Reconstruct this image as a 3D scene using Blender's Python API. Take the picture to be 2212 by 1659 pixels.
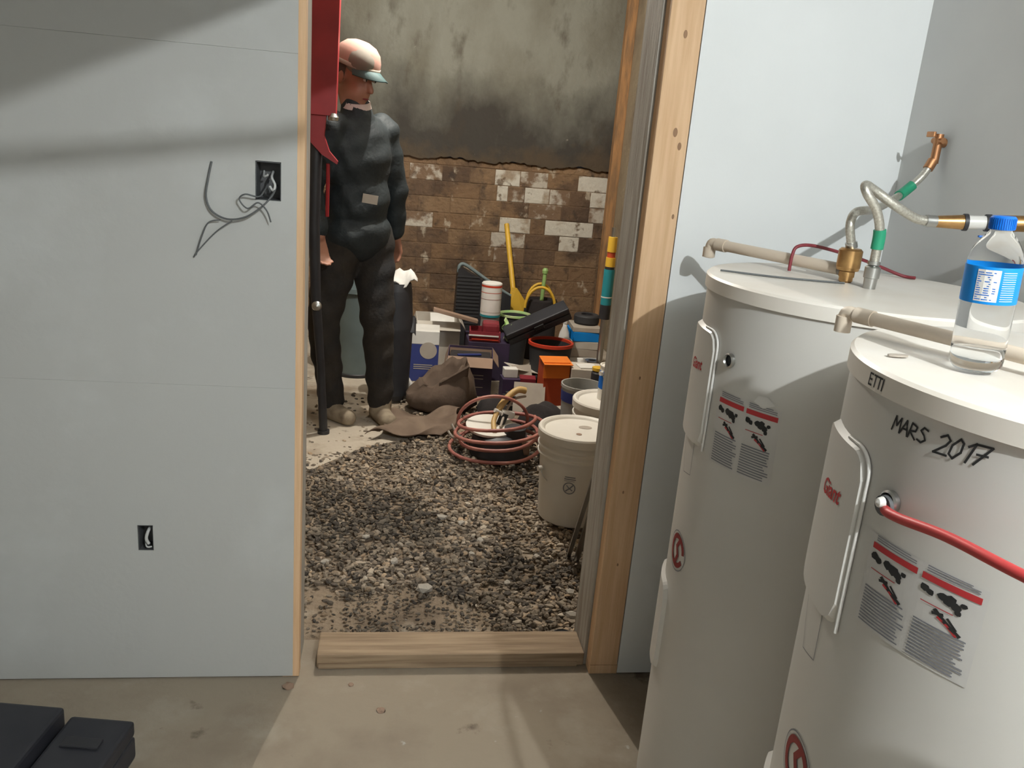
import bpy, bmesh, math, random
import numpy as np
from mathutils import Vector, Matrix
random.seed(7); RNG = np.random.default_rng(7)
PI = math.pi
for o in list(bpy.data.objects): bpy.data.objects.remove(o)
sc = bpy.context.scene
COL = sc.collection

# ------------------------------------------------------------------ camera
cam = bpy.data.cameras.new('camera'); camo = bpy.data.objects.new('camera', cam); COL.objects.link(camo)
cam.sensor_fit = 'HORIZONTAL'; cam.sensor_width = 36.0; cam.lens = 36.0 * 1800 / 2212
cam.clip_start = 0.02
# columns: camera right, up, backward in world axes
right = Vector((0.98838, -0.13149, 0.08100)); fwd = Vector((0.1483, 0.9490, -0.2788))
fwd = (fwd - right * fwd.dot(right)).normalized(); right.normalize(); up = right.cross(fwd)
m = Matrix((right, up, -fwd)).transposed().to_4x4(); m.translation = (0, 0, 1.4)
camo.matrix_world = m
sc.camera = camo
# ------------------------------------------------------------------ world, exposure
w = bpy.data.worlds.new('world'); sc.world = w; w.use_nodes = True
w.node_tree.nodes['Background'].inputs[0].default_value = (0.5, 0.5, 0.55, 1)
w.node_tree.nodes['Background'].inputs[1].default_value = 0.02
vs = sc.view_settings; vs.view_transform = 'Standard'; vs.look = 'None'; vs.gamma = 1; vs.use_curve_mapping = False
vs.exposure = 0.3
FRONT_W, FRONT_COL = 104.0, (0.945, 1.0, 1.015)
BACK_W, BACK_COL = 112.0, (1.0, 0.95, 0.86)
sc.cycles.caustics_reflective = False
FRONT_LAMP = (0.77, -0.50, 2.26)
BACK_LAMP = (0.22, 3.95, 2.50)

# ------------------------------------------------------------------ materials
def mat(name, col, rough=0.6, metal=0.0, col2=None, scale=8.0, bump=0.0, bscale=None, spec=None, thr=(0.35, 0.65), detail=4, stretch=None, trans=0, ior=None, coat=0):
    M = bpy.data.materials.new(name); M.use_nodes = True
    nt = M.node_tree; N = nt.nodes; L = nt.links; b = N['Principled BSDF']
    b.inputs['Roughness'].default_value = rough; b.inputs['Metallic'].default_value = metal
    if spec is not None: b.inputs['Specular IOR Level'].default_value = spec
    if trans: b.inputs['Transmission Weight'].default_value = trans
    if ior: b.inputs['IOR'].default_value = ior
    if coat: b.inputs['Coat Weight'].default_value = coat
    tc = N.new('ShaderNodeTexCoord'); vec = tc.outputs['Object']
    if stretch:
        mp = N.new('ShaderNodeMapping'); mp.inputs['Scale'].default_value = stretch
        L.new(vec, mp.inputs[0]); vec = mp.outputs[0]
    if col2 is None: col2 = tuple(c * 0.86 for c in col)
    nz = N.new('ShaderNodeTexNoise'); nz.inputs['Scale'].default_value = scale; nz.inputs['Detail'].default_value = detail
    L.new(vec, nz.inputs['Vector'])
    cr = N.new('ShaderNodeValToRGB')
    cr.color_ramp.elements[0].position = thr[0]; cr.color_ramp.elements[1].position = thr[1]
    cr.color_ramp.elements[0].color = (*col, 1); cr.color_ramp.elements[1].color = (*col2, 1)
    L.new(nz.outputs['Fac'], cr.inputs[0]); L.new(cr.outputs[0], b.inputs['Base Color'])
    if bump:
        n2 = N.new('ShaderNodeTexNoise'); n2.inputs['Scale'].default_value = bscale or scale * 4; n2.inputs['Detail'].default_value = 6
        L.new(vec, n2.inputs['Vector'])
        bp = N.new('ShaderNodeBump'); bp.inputs['Strength'].default_value = bump; bp.inputs['Distance'].default_value = 0.01
        L.new(n2.outputs['Fac'], bp.inputs['Height']); L.new(bp.outputs[0], b.inputs['Normal'])
    return M

def layered(name, base, layers, rough=0.85, bump=0.2, bscale=40, world=False):
    """base colour with successive noise-shaped stain layers: (colour, scale, lo, hi, strength, stretch, zlo, zhi)"""
    M = bpy.data.materials.new(name); M.use_nodes = True
    nt = M.node_tree; N = nt.nodes; L = nt.links; b = N['Principled BSDF']; b.inputs['Roughness'].default_value = rough
    tc = N.new('ShaderNodeTexCoord'); cur = None
    OC = N.new('ShaderNodeNewGeometry').outputs['Position'] if world else tc.outputs['Object']
    for k, (c, s, lo, hi, st, sx, zr) in enumerate(layers):
        mp = N.new('ShaderNodeMapping'); mp.inputs['Scale'].default_value = sx; mp.inputs['Location'].default_value = (k * 3.7, k * 1.3, k * 2.1)
        L.new(OC, mp.inputs[0])
        nz = N.new('ShaderNodeTexNoise'); nz.inputs['Scale'].default_value = s; nz.inputs['Detail'].default_value = 7; nz.inputs['Roughness'].default_value = 0.6
        L.new(mp.outputs[0], nz.inputs['Vector'])
        mr = N.new('ShaderNodeMapRange'); mr.inputs[1].default_value = lo; mr.inputs[2].default_value = hi; mr.inputs[4].default_value = st
        val = nz.outputs['Fac']
        if zr:   # the stain follows the height on the wall (rising damp and mould line)
            sp = N.new('ShaderNodeSeparateXYZ'); L.new(tc.outputs['Object'], sp.inputs[0])
            m2 = N.new('ShaderNodeMapRange'); m2.inputs[1].default_value = zr[0]; m2.inputs[2].default_value = zr[1]
            m2.inputs[3].default_value = zr[2]; m2.inputs[4].default_value = zr[3]
            L.new(sp.outputs['Z'], m2.inputs[0])
            ad = N.new('ShaderNodeMath'); ad.operation = 'ADD'; L.new(val, ad.inputs[0]); L.new(m2.outputs[0], ad.inputs[1]); val = ad.outputs[0]
        L.new(val, mr.inputs[0])
        mx = N.new('ShaderNodeMix'); mx.data_type = 'RGBA'
        L.new(mr.outputs[0], mx.inputs[0])
        if cur is None: mx.inputs[6].default_value = (*base, 1)
        else: L.new(cur, mx.inputs[6])
        mx.inputs[7].default_value = (*c, 1); cur = mx.outputs[2]
    L.new(cur, b.inputs['Base Color'])
    n2 = N.new('ShaderNodeTexNoise'); n2.inputs['Scale'].default_value = bscale; n2.inputs['Detail'].default_value = 8
    L.new(OC, n2.inputs['Vector'])
    bp = N.new('ShaderNodeBump'); bp.inputs['Strength'].default_value = bump; bp.inputs['Distance'].default_value = 0.02
    L.new(n2.outputs['Fac'], bp.inputs['Height']); L.new(bp.outputs[0], b.inputs['Normal'])
    return M

one = (1, 1, 1)
DRY = layered('drywall_left', (0.43, 0.43, 0.41), [((0.50, 0.51, 0.495), 2.2, 0.5, 0.72, 0.8, one, None), ((0.36, 0.36, 0.345), 1.3, 0.55, 0.8, 0.5, one, None)], 0.8, 0.04, 60)
WHITE_WALL = mat('drywall_white', (0.77, 0.785, 0.78), 0.75, col2=(0.73, 0.745, 0.74), scale=3, bump=0.03, bscale=70)
GREY_WALL = mat('drywall_grey', (0.66, 0.66, 0.64), 0.8, col2=(0.61, 0.61, 0.6), scale=2.5, bump=0.03, bscale=60)
CEIL = mat('ceiling_board', (0.72, 0.71, 0.68), 0.9)
CONC = layered('concrete_floor', (0.285, 0.235, 0.175), [((0.21, 0.165, 0.12), 2.3, 0.48, 0.66, 0.85, one, None), ((0.37, 0.325, 0.26), 4.0, 0.55, 0.7, 0.6, one, None), ((0.09, 0.06, 0.04), 7.0, 0.64, 0.72, 0.8, one, None), ((0.6, 0.6, 0.57), 14, 0.70, 0.76, 0.6, one, None)], 0.9, 0.15, 50)
CONC2 = layered('old_slab', (0.46, 0.40, 0.32), [((0.25, 0.19, 0.13), 3.0, 0.48, 0.64, 0.9, one, None), ((0.08, 0.06, 0.04), 9, 0.6, 0.7, 0.8, one, None)], 0.9, 0.3, 40)
DIRT = layered('dirt', (0.28, 0.215, 0.15), [((0.15, 0.11, 0.075), 3.5, 0.45, 0.65, 0.9, one, None), ((0.42, 0.36, 0.28), 6, 0.55, 0.7, 0.8, one, None)], 0.95, 0.8, 60)
PLASTER = layered('mouldy_plaster', (0.215, 0.215, 0.18), [((0.12, 0.108, 0.078), 1.9, 0.42, 0.66, 0.85, (1, 1, 0.55), None), ((0.035, 0.030, 0.025), 1.5, 0.60, 0.90, 0.93, (1, 1, 0.7), (1.25, 2.05, 0.50, 0.0)), ((0.06, 0.045, 0.03), 7.0, 0.56, 0.72, 0.65, (1, 1, 0.5), None), ((0.085, 0.06, 0.036), 5.0, 0.55, 0.75, 0.8, one, (1.25, 1.55, 0.22, -0.2)), ((0.38, 0.35, 0.28), 15, 0.69, 0.75, 0.7, one, None)], 0.9, 0.4, 25)
MUD = [((0.075, 0.048, 0.032), 2.4, 0.46, 0.60, 0.9, one, None), ((0.27, 0.165, 0.085), 3.6, 0.53, 0.64, 0.75, one, None), ((0.45, 0.39, 0.30), 7, 0.595, 0.645, 0.75, (1, 1, 0.7), None), ((0.04, 0.03, 0.024), 9, 0.58, 0.68, 0.7, one, None)]
MORTAR = layered('mortar', (0.175, 0.11, 0.062), MUD, 0.95, 0.7, 30, True)
BR_A = layered('brick_brown', (0.195, 0.12, 0.066), MUD, 0.9, 0.7, 30, True)
BR_B = layered('brick_dark', (0.135, 0.084, 0.05), MUD, 0.9, 0.7, 30, True)
BR_C = layered('brick_tan', (0.215, 0.138, 0.078), MUD, 0.9, 0.7, 30, True)
BR_W = layered('brick_whitewashed', (0.56, 0.53, 0.46), [((0.30, 0.225, 0.15), 7, 0.52, 0.64, 0.85, one, None), ((0.13, 0.085, 0.05), 12, 0.57, 0.64, 0.85, one, None)], 0.9, 0.5, 30, True)
BR_P = layered('brick_flaking', (0.18, 0.115, 0.07), [((0.50, 0.46, 0.39), 6, 0.49, 0.57, 0.9, one, None), ((0.09, 0.06, 0.04), 11, 0.58, 0.68, 0.8, one, None)], 0.9, 0.5, 30, True)
WOOD = mat('pine', (0.70, 0.47, 0.28), 0.7, col2=(0.60, 0.38, 0.21), scale=6, stretch=(14, 14, 0.7), bump=0.1)
WOODG = mat('dusty_board', (0.44, 0.41, 0.36), 0.85, col2=(0.30, 0.26, 0.21), scale=5, stretch=(9, 9, 0.9), bump=0.2)
WOODX = mat('pine_flat', (0.36, 0.26, 0.165), 0.8, col2=(0.22, 0.15, 0.09), scale=6, stretch=(0.7, 14, 14), bump=0.15)
KNOT = mat('knot', (0.30, 0.17, 0.09), 0.7)
RUSTW = mat('rusty_board', (0.42, 0.22, 0.09), 0.8, col2=(0.24, 0.14, 0.07), scale=9, stretch=(5, 5, 0.8), bump=0.3)
SIDEP = layered('side_plaster', (0.30, 0.24, 0.16), [((0.17, 0.13, 0.09), 3, 0.45, 0.65, 0.8, one, None)], 0.9, 0.4, 25)
ENAM = mat('white_enamel', (0.62, 0.60, 0.56), 0.38, col2=(0.58, 0.56, 0.52), scale=3)
ENAM2 = mat('white_plastic_cover', (0.66, 0.64, 0.60), 0.35, col2=(0.62, 0.6, 0.56), scale=3)
LIDM = mat('white_lid', (0.80, 0.76, 0.70), 0.42, col2=(0.72, 0.66, 0.58), scale=5)
PVC = mat('cream_pipe', (0.66, 0.56, 0.45), 0.45, col2=(0.62, 0.52, 0.41), scale=4)
BLACK = mat('black_plastic', (0.018, 0.018, 0.022), 0.5, col2=(0.03, 0.03, 0.034))
MARK = mat('black_marker', (0.02, 0.02, 0.02), 0.7)
GREYP = mat('grey_print', (0.22, 0.22, 0.24), 0.7)
REDP = mat('red_print', (0.50, 0.03, 0.035), 0.5)
REDD = mat('dark_red_print', (0.24, 0.02, 0.02), 0.5)
STICK = mat('sticker', (0.63, 0.61, 0.58), 0.5)
BRASS = mat('brass', (0.62, 0.38, 0.16), 0.35, 1.0, col2=(0.42, 0.24, 0.10), scale=30)
COPPER = mat('copper', (0.50, 0.25, 0.12), 0.45, 0.9, col2=(0.4, 0.2, 0.1), scale=30)
STEEL = mat('steel', (0.55, 0.55, 0.53), 0.3, 1.0)
BRAID = mat('braided_steel', (0.62, 0.60, 0.53), 0.32, 0.7, col2=(0.45, 0.42, 0.36), scale=260, bump=0.12, bscale=400)
GREEN = mat('green_tape', (0.02, 0.30, 0.16), 0.5)
TUBW = mat('white_pipe', (0.72, 0.70, 0.66), 0.4)
REDC = mat('red_cable', (0.50, 0.05, 0.05), 0.45)
GALV = mat('galvanised_box', (0.07, 0.075, 0.08), 0.6, 0.3, col2=(0.12, 0.12, 0.12), scale=25)
WIREG = mat('grey_wire', (0.11, 0.115, 0.115), 0.6)
WIREW = mat('pale_wire', (0.55, 0.55, 0.53), 0.6)
PET = mat('clear_plastic', (0.97, 0.98, 0.99), 0.03, trans=1.0, ior=1.16, col2=(0.97, 0.98, 0.99))
WATER = mat('water', (0.95, 0.97, 0.98), 0.0, trans=1.0, ior=1.2, col2=(0.95, 0.97, 0.98))
BLUE = mat('blue_label', (0.0, 0.24, 0.70), 0.4, col2=(0.0, 0.20, 0.62))
BLUEC = mat('blue_cap', (0.0, 0.13, 0.55), 0.4)
PAPER = mat('white_paper', (0.72, 0.70, 0.66), 0.8)
PAPERG = mat('grey_card', (0.42, 0.37, 0.31), 0.85, col2=(0.36, 0.31, 0.26))
BUCKET = mat('white_bucket', (0.72, 0.69, 0.63), 0.5, col2=(0.66, 0.62, 0.55), scale=5)
NAVY = mat('navy_card', (0.03, 0.045, 0.20), 0.6)
PURP = mat('dark_purple_card', (0.045, 0.025, 0.07), 0.7, col2=(0.03, 0.02, 0.045))
KRAFT = mat('kraft_card', (0.30, 0.20, 0.14), 0.85)
CARTON = mat('pale_carton', (0.55, 0.51, 0.45), 0.85, col2=(0.48, 0.43, 0.36))
REDT = mat('dark_red_plastic', (0.22, 0.02, 0.03), 0.5)
REDB = mat('bright_red', (0.55, 0.05, 0.02), 0.5)
ORANGE = mat('orange_card', (0.80, 0.20, 0.02), 0.6)
ORANGED = mat('red_orange_card', (0.45, 0.06, 0.015), 0.6)
YEL = mat('yellow_plastic', (0.70, 0.42, 0.04), 0.5)
LGREEN = mat('light_green', (0.30, 0.48, 0.16), 0.5)
YG = mat('yellow_green_paper', (0.62, 0.62, 0.36), 0.8, col2=(0.36, 0.60, 0.22), scale=10)
DKCLOTH = mat('black_cloth', (0.025, 0.02, 0.02), 0.95, bump=0.5, bscale=25)
SACK = mat('brown_sack', (0.105, 0.07, 0.048), 0.85, col2=(0.07, 0.045, 0.03), bump=0.6, bscale=18)
TARP = mat('brown_tarp', (0.19, 0.135, 0.095), 0.85, col2=(0.12, 0.08, 0.055), bump=0.4, bscale=15)
HOSE = mat('red_brown_hose', (0.30, 0.10, 0.085), 0.45, col2=(0.42, 0.17, 0.13), scale=12)
TAN = mat('tan_hose', (0.52, 0.34, 0.13), 0.5)
TEAL = mat('teal_plastic', (0.02, 0.24, 0.28), 0.45)
BINM = mat('grey_teal_bin', (0.17, 0.22, 0.23), 0.6)
REDS = mat('red_painted_steel', (0.36, 0.02, 0.025), 0.45, col2=(0.28, 0.015, 0.02))
SKINM = mat('skin', (0.38, 0.185, 0.12), 0.5, col2=(0.32, 0.145, 0.09))
JACK = mat('dark_jacket', (0.009, 0.014, 0.017), 0.7, col2=(0.014, 0.021, 0.024), bump=0.3, bscale=60)
TROU = mat('dark_trousers', (0.010, 0.010, 0.011), 0.85, col2=(0.028, 0.021, 0.015), scale=6, bump=0.3, bscale=70)
BOOT = mat('tan_boot', (0.34, 0.28, 0.20), 0.85, col2=(0.16, 0.12, 0.08), scale=14)
CAPM = mat('pink_beige_cap', (0.46, 0.26, 0.21), 0.8)
CAPG = mat('grey_cap_panel', (0.20, 0.18, 0.15), 0.85)
BRIM = mat('teal_brim', (0.05, 0.10, 0.10), 0.7)
SHIRT = mat('shirt_collar', (0.62, 0.50, 0.46), 0.8)
HAIR = mat('hair', (0.07, 0.05, 0.04), 0.8)
DKBOX = mat('dark_case', (0.017, 0.018, 0.024), 0.5, col2=(0.028, 0.028, 0.034))
RUBBER = mat('black_rubber', (0.03, 0.03, 0.033), 0.7)
CLEARP = mat('frosted_plastic', (0.55, 0.55, 0.52), 0.4, trans=0.4)
STONE = mat('stone_pale', (0.46, 0.42, 0.36), 0.9, bump=0.4)
BULB = mat('bulb_glass', (0.95, 0.95, 0.9), 0.3)
def gravel_mat():
    M = bpy.data.materials.new('gravel'); M.use_nodes = True; nt = M.node_tree; N = nt.nodes; L = nt.links; b = N['Principled BSDF']
    b.inputs['Roughness'].default_value = 0.85
    g = N.new('ShaderNodeNewGeometry'); cr = N.new('ShaderNodeValToRGB'); e = cr.color_ramp.elements
    e[0].color = (0.07, 0.058, 0.048, 1); e[1].color = (0.52, 0.45, 0.36, 1); e[1].position = 1.0
    for p, c in ((0.3, (0.16, 0.125, 0.092)), (0.55, (0.265, 0.215, 0.16)), (0.8, (0.35, 0.29, 0.22)), (0.93, (0.42, 0.30, 0.19))):
        k = e.new(p); k.color = (*c, 1)
    L.new(g.outputs['Random Per Island'], cr.inputs[0])
    tc = N.new('ShaderNodeTexCoord'); nz = N.new('ShaderNodeTexNoise'); nz.inputs['Scale'].default_value = 1.9; nz.inputs['Detail'].default_value = 3
    L.new(tc.outputs['Object'], nz.inputs['Vector'])
    mr = N.new('ShaderNodeMapRange'); mr.inputs[1].default_value = 0.42; mr.inputs[2].default_value = 0.56; mr.inputs[3].default_value = 0.35; mr.inputs[4].default_value = 1.0
    L.new(nz.outputs['Fac'], mr.inputs[0])        # damp and dry patches of gravel
    mx = N.new('ShaderNodeMix'); mx.data_type = 'RGBA'; mx.blend_type = 'MULTIPLY'; mx.inputs[0].default_value = 1
    L.new(cr.outputs[0], mx.inputs[6]); L.new(mr.outputs[0], mx.inputs[7]); L.new(mx.outputs[2], b.inputs['Base Color'])
    return M
GRAVEL = gravel_mat()

# ------------------------------------------------------------------ mesh helpers
def rotz(a): return Matrix.Rotation(a, 4, 'Z')
class G:
    def __init__(s): s.v = []; s.f = []; s.sm = []
    def add(s, vs, fs, smooth=False, M=None):
        n = len(s.v)
        s.v += [tuple(M @ Vector(p)) for p in vs] if M is not None else [tuple(p) for p in vs]
        s.f += [tuple(i + n for i in f) for f in fs]; s.sm += [smooth] * len(fs); return s
    def box(s, x0, x1, y0, y1, z0, z1, M=None, bev=0.0):
        if bev <= 0:
            return s.add([(x0, y0, z0), (x1, y0, z0), (x1, y1, z0), (x0, y1, z0), (x0, y0, z1), (x1, y0, z1), (x1, y1, z1), (x0, y1, z1)],
                         [(0, 3, 2, 1), (4, 5, 6, 7), (0, 1, 5, 4), (1, 2, 6, 5), (2, 3, 7, 6), (3, 0, 4, 7)], False, M)
        bm = bmesh.new(); bmesh.ops.create_cube(bm, size=1)
        for v in bm.verts: v.co = Vector(((x0 + x1) / 2 + v.co.x * (x1 - x0), (y0 + y1) / 2 + v.co.y * (y1 - y0), (z0 + z1) / 2 + v.co.z * (z1 - z0)))
        bmesh.ops.bevel(bm, geom=bm.edges[:], offset=bev, segments=2, affect='EDGES', profile=0.6)
        bm.verts.index_update()
        s.add([v.co[:] for v in bm.verts], [[v.index for v in f.verts] for f in bm.faces], False, M); bm.free(); return s
    def lathe(s, prof, n=32, M=None, sharp=True, axis=None):
        """prof: list of (r, z); closed at r=0 ends. Each profile segment gets its own rings when sharp."""
        segs = [(prof[i], prof[i + 1]) for i in range(len(prof) - 1)] if sharp else [tuple(prof)]
        for sg in segs:
            vs = []; fs = []
            for (r, z) in sg:
                for k in range(n): a = 2 * PI * k / n; vs.append((r * math.cos(a), r * math.sin(a), z))
            for j in range(len(sg) - 1):
                for k in range(n):
                    k2 = (k + 1) % n; fs.append((j * n + k, j * n + k2, (j + 1) * n + k2, (j + 1) * n + k))
            s.add(vs, fs, True, M)
        return s
    def cyl(s, p0, p1, r0, r1=None, n=16, M=None):
        r1 = r0 if r1 is None else r1; p0 = Vector(p0); p1 = Vector(p1); d = p1 - p0
        T = Matrix.Translation(p0) @ d.to_track_quat('Z', 'Y').to_matrix().to_4x4()
        if M is not None: T = M @ T
        l = d.length
        return s.lathe([(1e-5, 0), (r0, 0), (r1, l), (1e-5, l)], n, T)
    def tube(s, path, r, n=10, M=None, closed=False):
        P = [Vector(p) for p in path]; vs = []; fs = []; prev = None
        rr = r if hasattr(r, '__len__') else [r] * len(P)
        for i, p in enumerate(P):
            t = (P[min(i + 1, len(P) - 1)] - P[max(i - 1, 0)]).normalized()
            if prev is None:
                a = Vector((0, 0, 1)) if abs(t.z) < 0.9 else Vector((1, 0, 0)); u = t.cross(a).normalized()
            else: u = (prev - t * prev.dot(t)).normalized()
            prev = u; v = t.cross(u)
            for k in range(n): q = 2 * PI * k / n; vs.append(p + (u * math.cos(q) + v * math.sin(q)) * rr[i])
        for i in range(len(P) - 1):
            for k in range(n): k2 = (k + 1) % n; fs.append((i * n + k, i * n + k2, (i + 1) * n + k2, (i + 1) * n + k))
        s.add(vs, fs, True, M)
        e = len(P) - 1
        s.add(vs[:n], [tuple(range(n - 1, -1, -1))], False, M); s.add(vs[e * n:], [tuple(range(n))], False, M)
        return s
    def prism(s, poly, z0, z1, M=None):
        n = len(poly)
        return s.add([(x, y, z0) for x, y in poly] + [(x, y, z1) for x, y in poly],
                     [tuple(range(n - 1, -1, -1)), tuple(range(n, 2 * n))] + [(i, (i + 1) % n, n + (i + 1) % n, n + i) for i in range(n)], False, M)
    def build(s, name, material, parent=None, loc=None):
        me = bpy.data.meshes.new(name); me.from_pydata(s.v, [], s.f); me.polygons.foreach_set('use_smooth', s.sm)
        bm = bmesh.new(); bm.from_mesh(me); bmesh.ops.recalc_face_normals(bm, faces=bm.faces); bm.to_mesh(me); bm.free()
        me.materials.append(material); o = bpy.data.objects.new(name, me); COL.objects.link(o)
        if parent: o.parent = parent
        if loc: o.location = loc
        return o
def smooth_path(pts, n=8, closed=False):
    P = [Vector(p) for p in pts]; out = []; N = len(P)
    for i in range(N - 1):
        p0 = P[max(i - 1, 0)]; p1 = P[i]; p2 = P[i + 1]; p3 = P[min(i + 2, N - 1)]
        for k in range(n):
            t = k / n
            out.append(0.5 * ((2 * p1) + (p2 - p0) * t + (2 * p0 - 5 * p1 + 4 * p2 - p3) * t * t + (3 * p1 - p0 - 3 * p2 + p3) * t ** 3))
    out.append(P[-1]); return out
def tag(o, label, cat, group=None):
    o['label'] = label; o['category'] = cat
    if group: o['group'] = group
    return o
def thing(name, label, cat, loc=(0, 0, 0), rz=0.0, group=None):
    o = bpy.data.objects.new(name, None); COL.objects.link(o); o.location = loc; o.rotation_euler = (0, 0, rz); o.empty_display_size = 0.05
    return tag(o, label, cat, group)
def struct(o, label=None):
    o['kind'] = 'structure'
    if label: o['label'] = label
    return o
def seg_rect(u0, u1, v0, v1): 
    n = max(1, int(abs(u1 - u0) / 0.008)); return [((u0 + (u1 - u0) * i / n, v0), (u0 + (u1 - u0) * (i + 1) / n, v0), (u0 + (u1 - u0) * (i + 1) / n, v1), (u0 + (u1 - u0) * i / n, v1)) for i in range(n)]
class Wrap(G):
    """flat print laid on a vertical cylinder: u runs right as seen from outside, v up; th0 in degrees"""
    def __init__(s, th0, z0, r): super().__init__(); s.th0 = math.radians(th0); s.z0 = z0; s.r = r
    def pt(s, u, v): a = s.th0 + u / s.r; return (s.r * math.cos(a), s.r * math.sin(a), s.z0 + v)
    def poly(s, pts): return s.add([s.pt(*p) for p in pts], [tuple(range(len(pts)))])
    def rect(s, *a):
        for q in seg_rect(*a): s.poly(q)
        return s
    def stroke(s, pts, w):
        for (a, b) in zip(pts[:-1], pts[1:]):
            d = Vector((b[0] - a[0], b[1] - a[1])); l = d.length or 1e-6; k = max(1, int(l / 0.008)); n = Vector((-d.y, d.x)) / l * w / 2; e = d / l * w / 3
            for i in range(k):
                p = Vector(a) + d * (i / k) - e; q = Vector(a) + d * ((i + 1) / k) + e
                s.poly([(p - n)[:], (q - n)[:], (q + n)[:], (p + n)[:]])
        return s
GLY = {'M': [[(0, 0), (.1, 1), (.4, .4), (.7, 1), (.85, 0)]], 'A': [[(0, 0), (.4, 1), (.8, 0)], [(.15, .4), (.65, .4)]],
       'R': [[(0, 0), (.05, 1), (.6, .85), (.55, .55), (0, .45), (.7, 0)]], 'S': [[(.7, .9), (.3, 1), (.1, .75), (.5, .5), (.7, .25), (.4, 0), (0, .1)]],
       '2': [[(0, .8), (.3, 1), (.6, .8), (.5, .5), (0, 0), (.8, .05)]], '0': [[(.3, 1), (.05, .6), (.1, .15), (.4, 0), (.65, .4), (.55, .85), (.3, 1)]],
       '1': [[(.1, .75), (.4, 1), (.35, 0)]], '7': [[(0, .95), (.75, 1), (.3, 0)], [(.2, .5), (.75, .55)]],
       'E': [[(.6, 0), (0, 0), (0, 1), (.6, 1)], [(0, .5), (.5, .5)]], 'T': [[(0, 1), (.7, 1)], [(.35, 1), (.35, 0)]], 'I': [[(.1, 1), (.1, 0)]], ' ': []}
def write(wr, text, u, v, h, w, adv=0.8, slant=0.0, drop=0.0):
    for ch in text:
        for st in GLY[ch]: wr.stroke([(u + x * h * 0.85 + slant * y * h, v + y * h) for x, y in st], w)
        u += h * (adv if ch not in ' 1I' else adv * 0.62); v += drop
    return wr
def font_mesh(text, size):
    c = bpy.data.curves.new('txt', 'FONT'); c.body = text; c.size = size; c.resolution_u = 2; c.shear = 0.2; c.offset = size * 0.02
    o = bpy.data.objects.new('txt', c); COL.objects.link(o); bpy.context.view_layer.update()
    me = o.evaluated_get(bpy.context.evaluated_depsgraph_get()).to_mesh()
    vs = [v.co[:2] for v in me.vertices]; fs = [tuple(p.vertices) for p in me.polygons]
    bpy.data.objects.remove(o); bpy.data.curves.remove(c); return vs, fs

# ================================================================== STRUCTURE
YW = 1.9375            # face of the partition drywall
def wall_panel(x0, x1, z0, z1, holes, y0, y1):
    """board with rectangular holes, built as a grid of blocks sharing flush faces"""
    g = G(); xs = sorted({x0, x1, *[h[0] for h in holes], *[h[1] for h in holes]}); zs = sorted({z0, z1, *[h[2] for h in holes], *[h[3] for h in holes]})
    for a, b in zip(xs[:-1], xs[1:]):
        for c, d in zip(zs[:-1], zs[1:]):
            if any(h[0] <= a and b <= h[1] and h[2] <= c and d <= h[3] for h in holes): continue
            g.box(a, b, y0, y1, c, d)
    return g
SW = (-0.302, -0.247, 1.231, 1.315); OUT = (-0.583, -0.547, 0.368, 0.436)
wl = struct(G().box(-2.2, -0.235, YW + 0.014, YW + 0.1, 0, 2.4).build('wall_door_left', DRY), 'framing behind the drywall left of the doorway')
wl.data.clear_geometry()
g = wall_panel(-2.2, -0.24, 0, 2.4, [(SW[0] - .004, SW[1] + .004, SW[2] - .004, SW[3] + .004), (OUT[0] - .01, OUT[1] + .01, OUT[2] - .01, OUT[3] + .01)], YW + 0.0135, YW + 0.10)
me = g.build('x', GREY_WALL).data; tmp = [o for o in bpy.data.objects if o.data == me][0]; bpy.data.objects.remove(tmp); wl.data = me
zc = [0.006, 0.797, 1.541, 2.40]
for i in range(3):
    a, b = zc[i] + 0.0002, zc[i + 1] - 0.0002
    hs = [SW] if a < SW[2] < b else ([OUT] if a < OUT[2] < b else [])
    wall_panel(-2.2, -0.213, a, b, hs, YW, YW + 0.0127).build('drywall_panel', DRY, wl)
g = G()      # ragged corner at the foot of the board
struct(wall_panel(0.668, 1.205, 0.004, 2.4, [], YW, YW + 0.0127).build('wall_door_right', WHITE_WALL), 'white drywall between the door stud and the corner')
struct(G().box(1.205, 1.30, -2.4, YW + 0.0127, 0, 2.4).build('wall_right', GREY_WALL), 'grey drywall beside the water heaters')
struct(G().box(-2.3, -2.2, -2.4, YW, 0, 2.4).build('wall_left', GREY_WALL)); struct(G().box(-2.3, 1.3, -2.5, -2.4, 0, 2.4).build('wall_behind', GREY_WALL))
struct(G().box(-2.3, 1.3, -2.5, 2.0, 2.4, 2.45).build('ceiling', CEIL))
struct(G().box(-2.3, 1.3, -2.5, 2.11, -0.08, 0.0).build('floor', CONC), 'dusty beige concrete floor')
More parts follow.
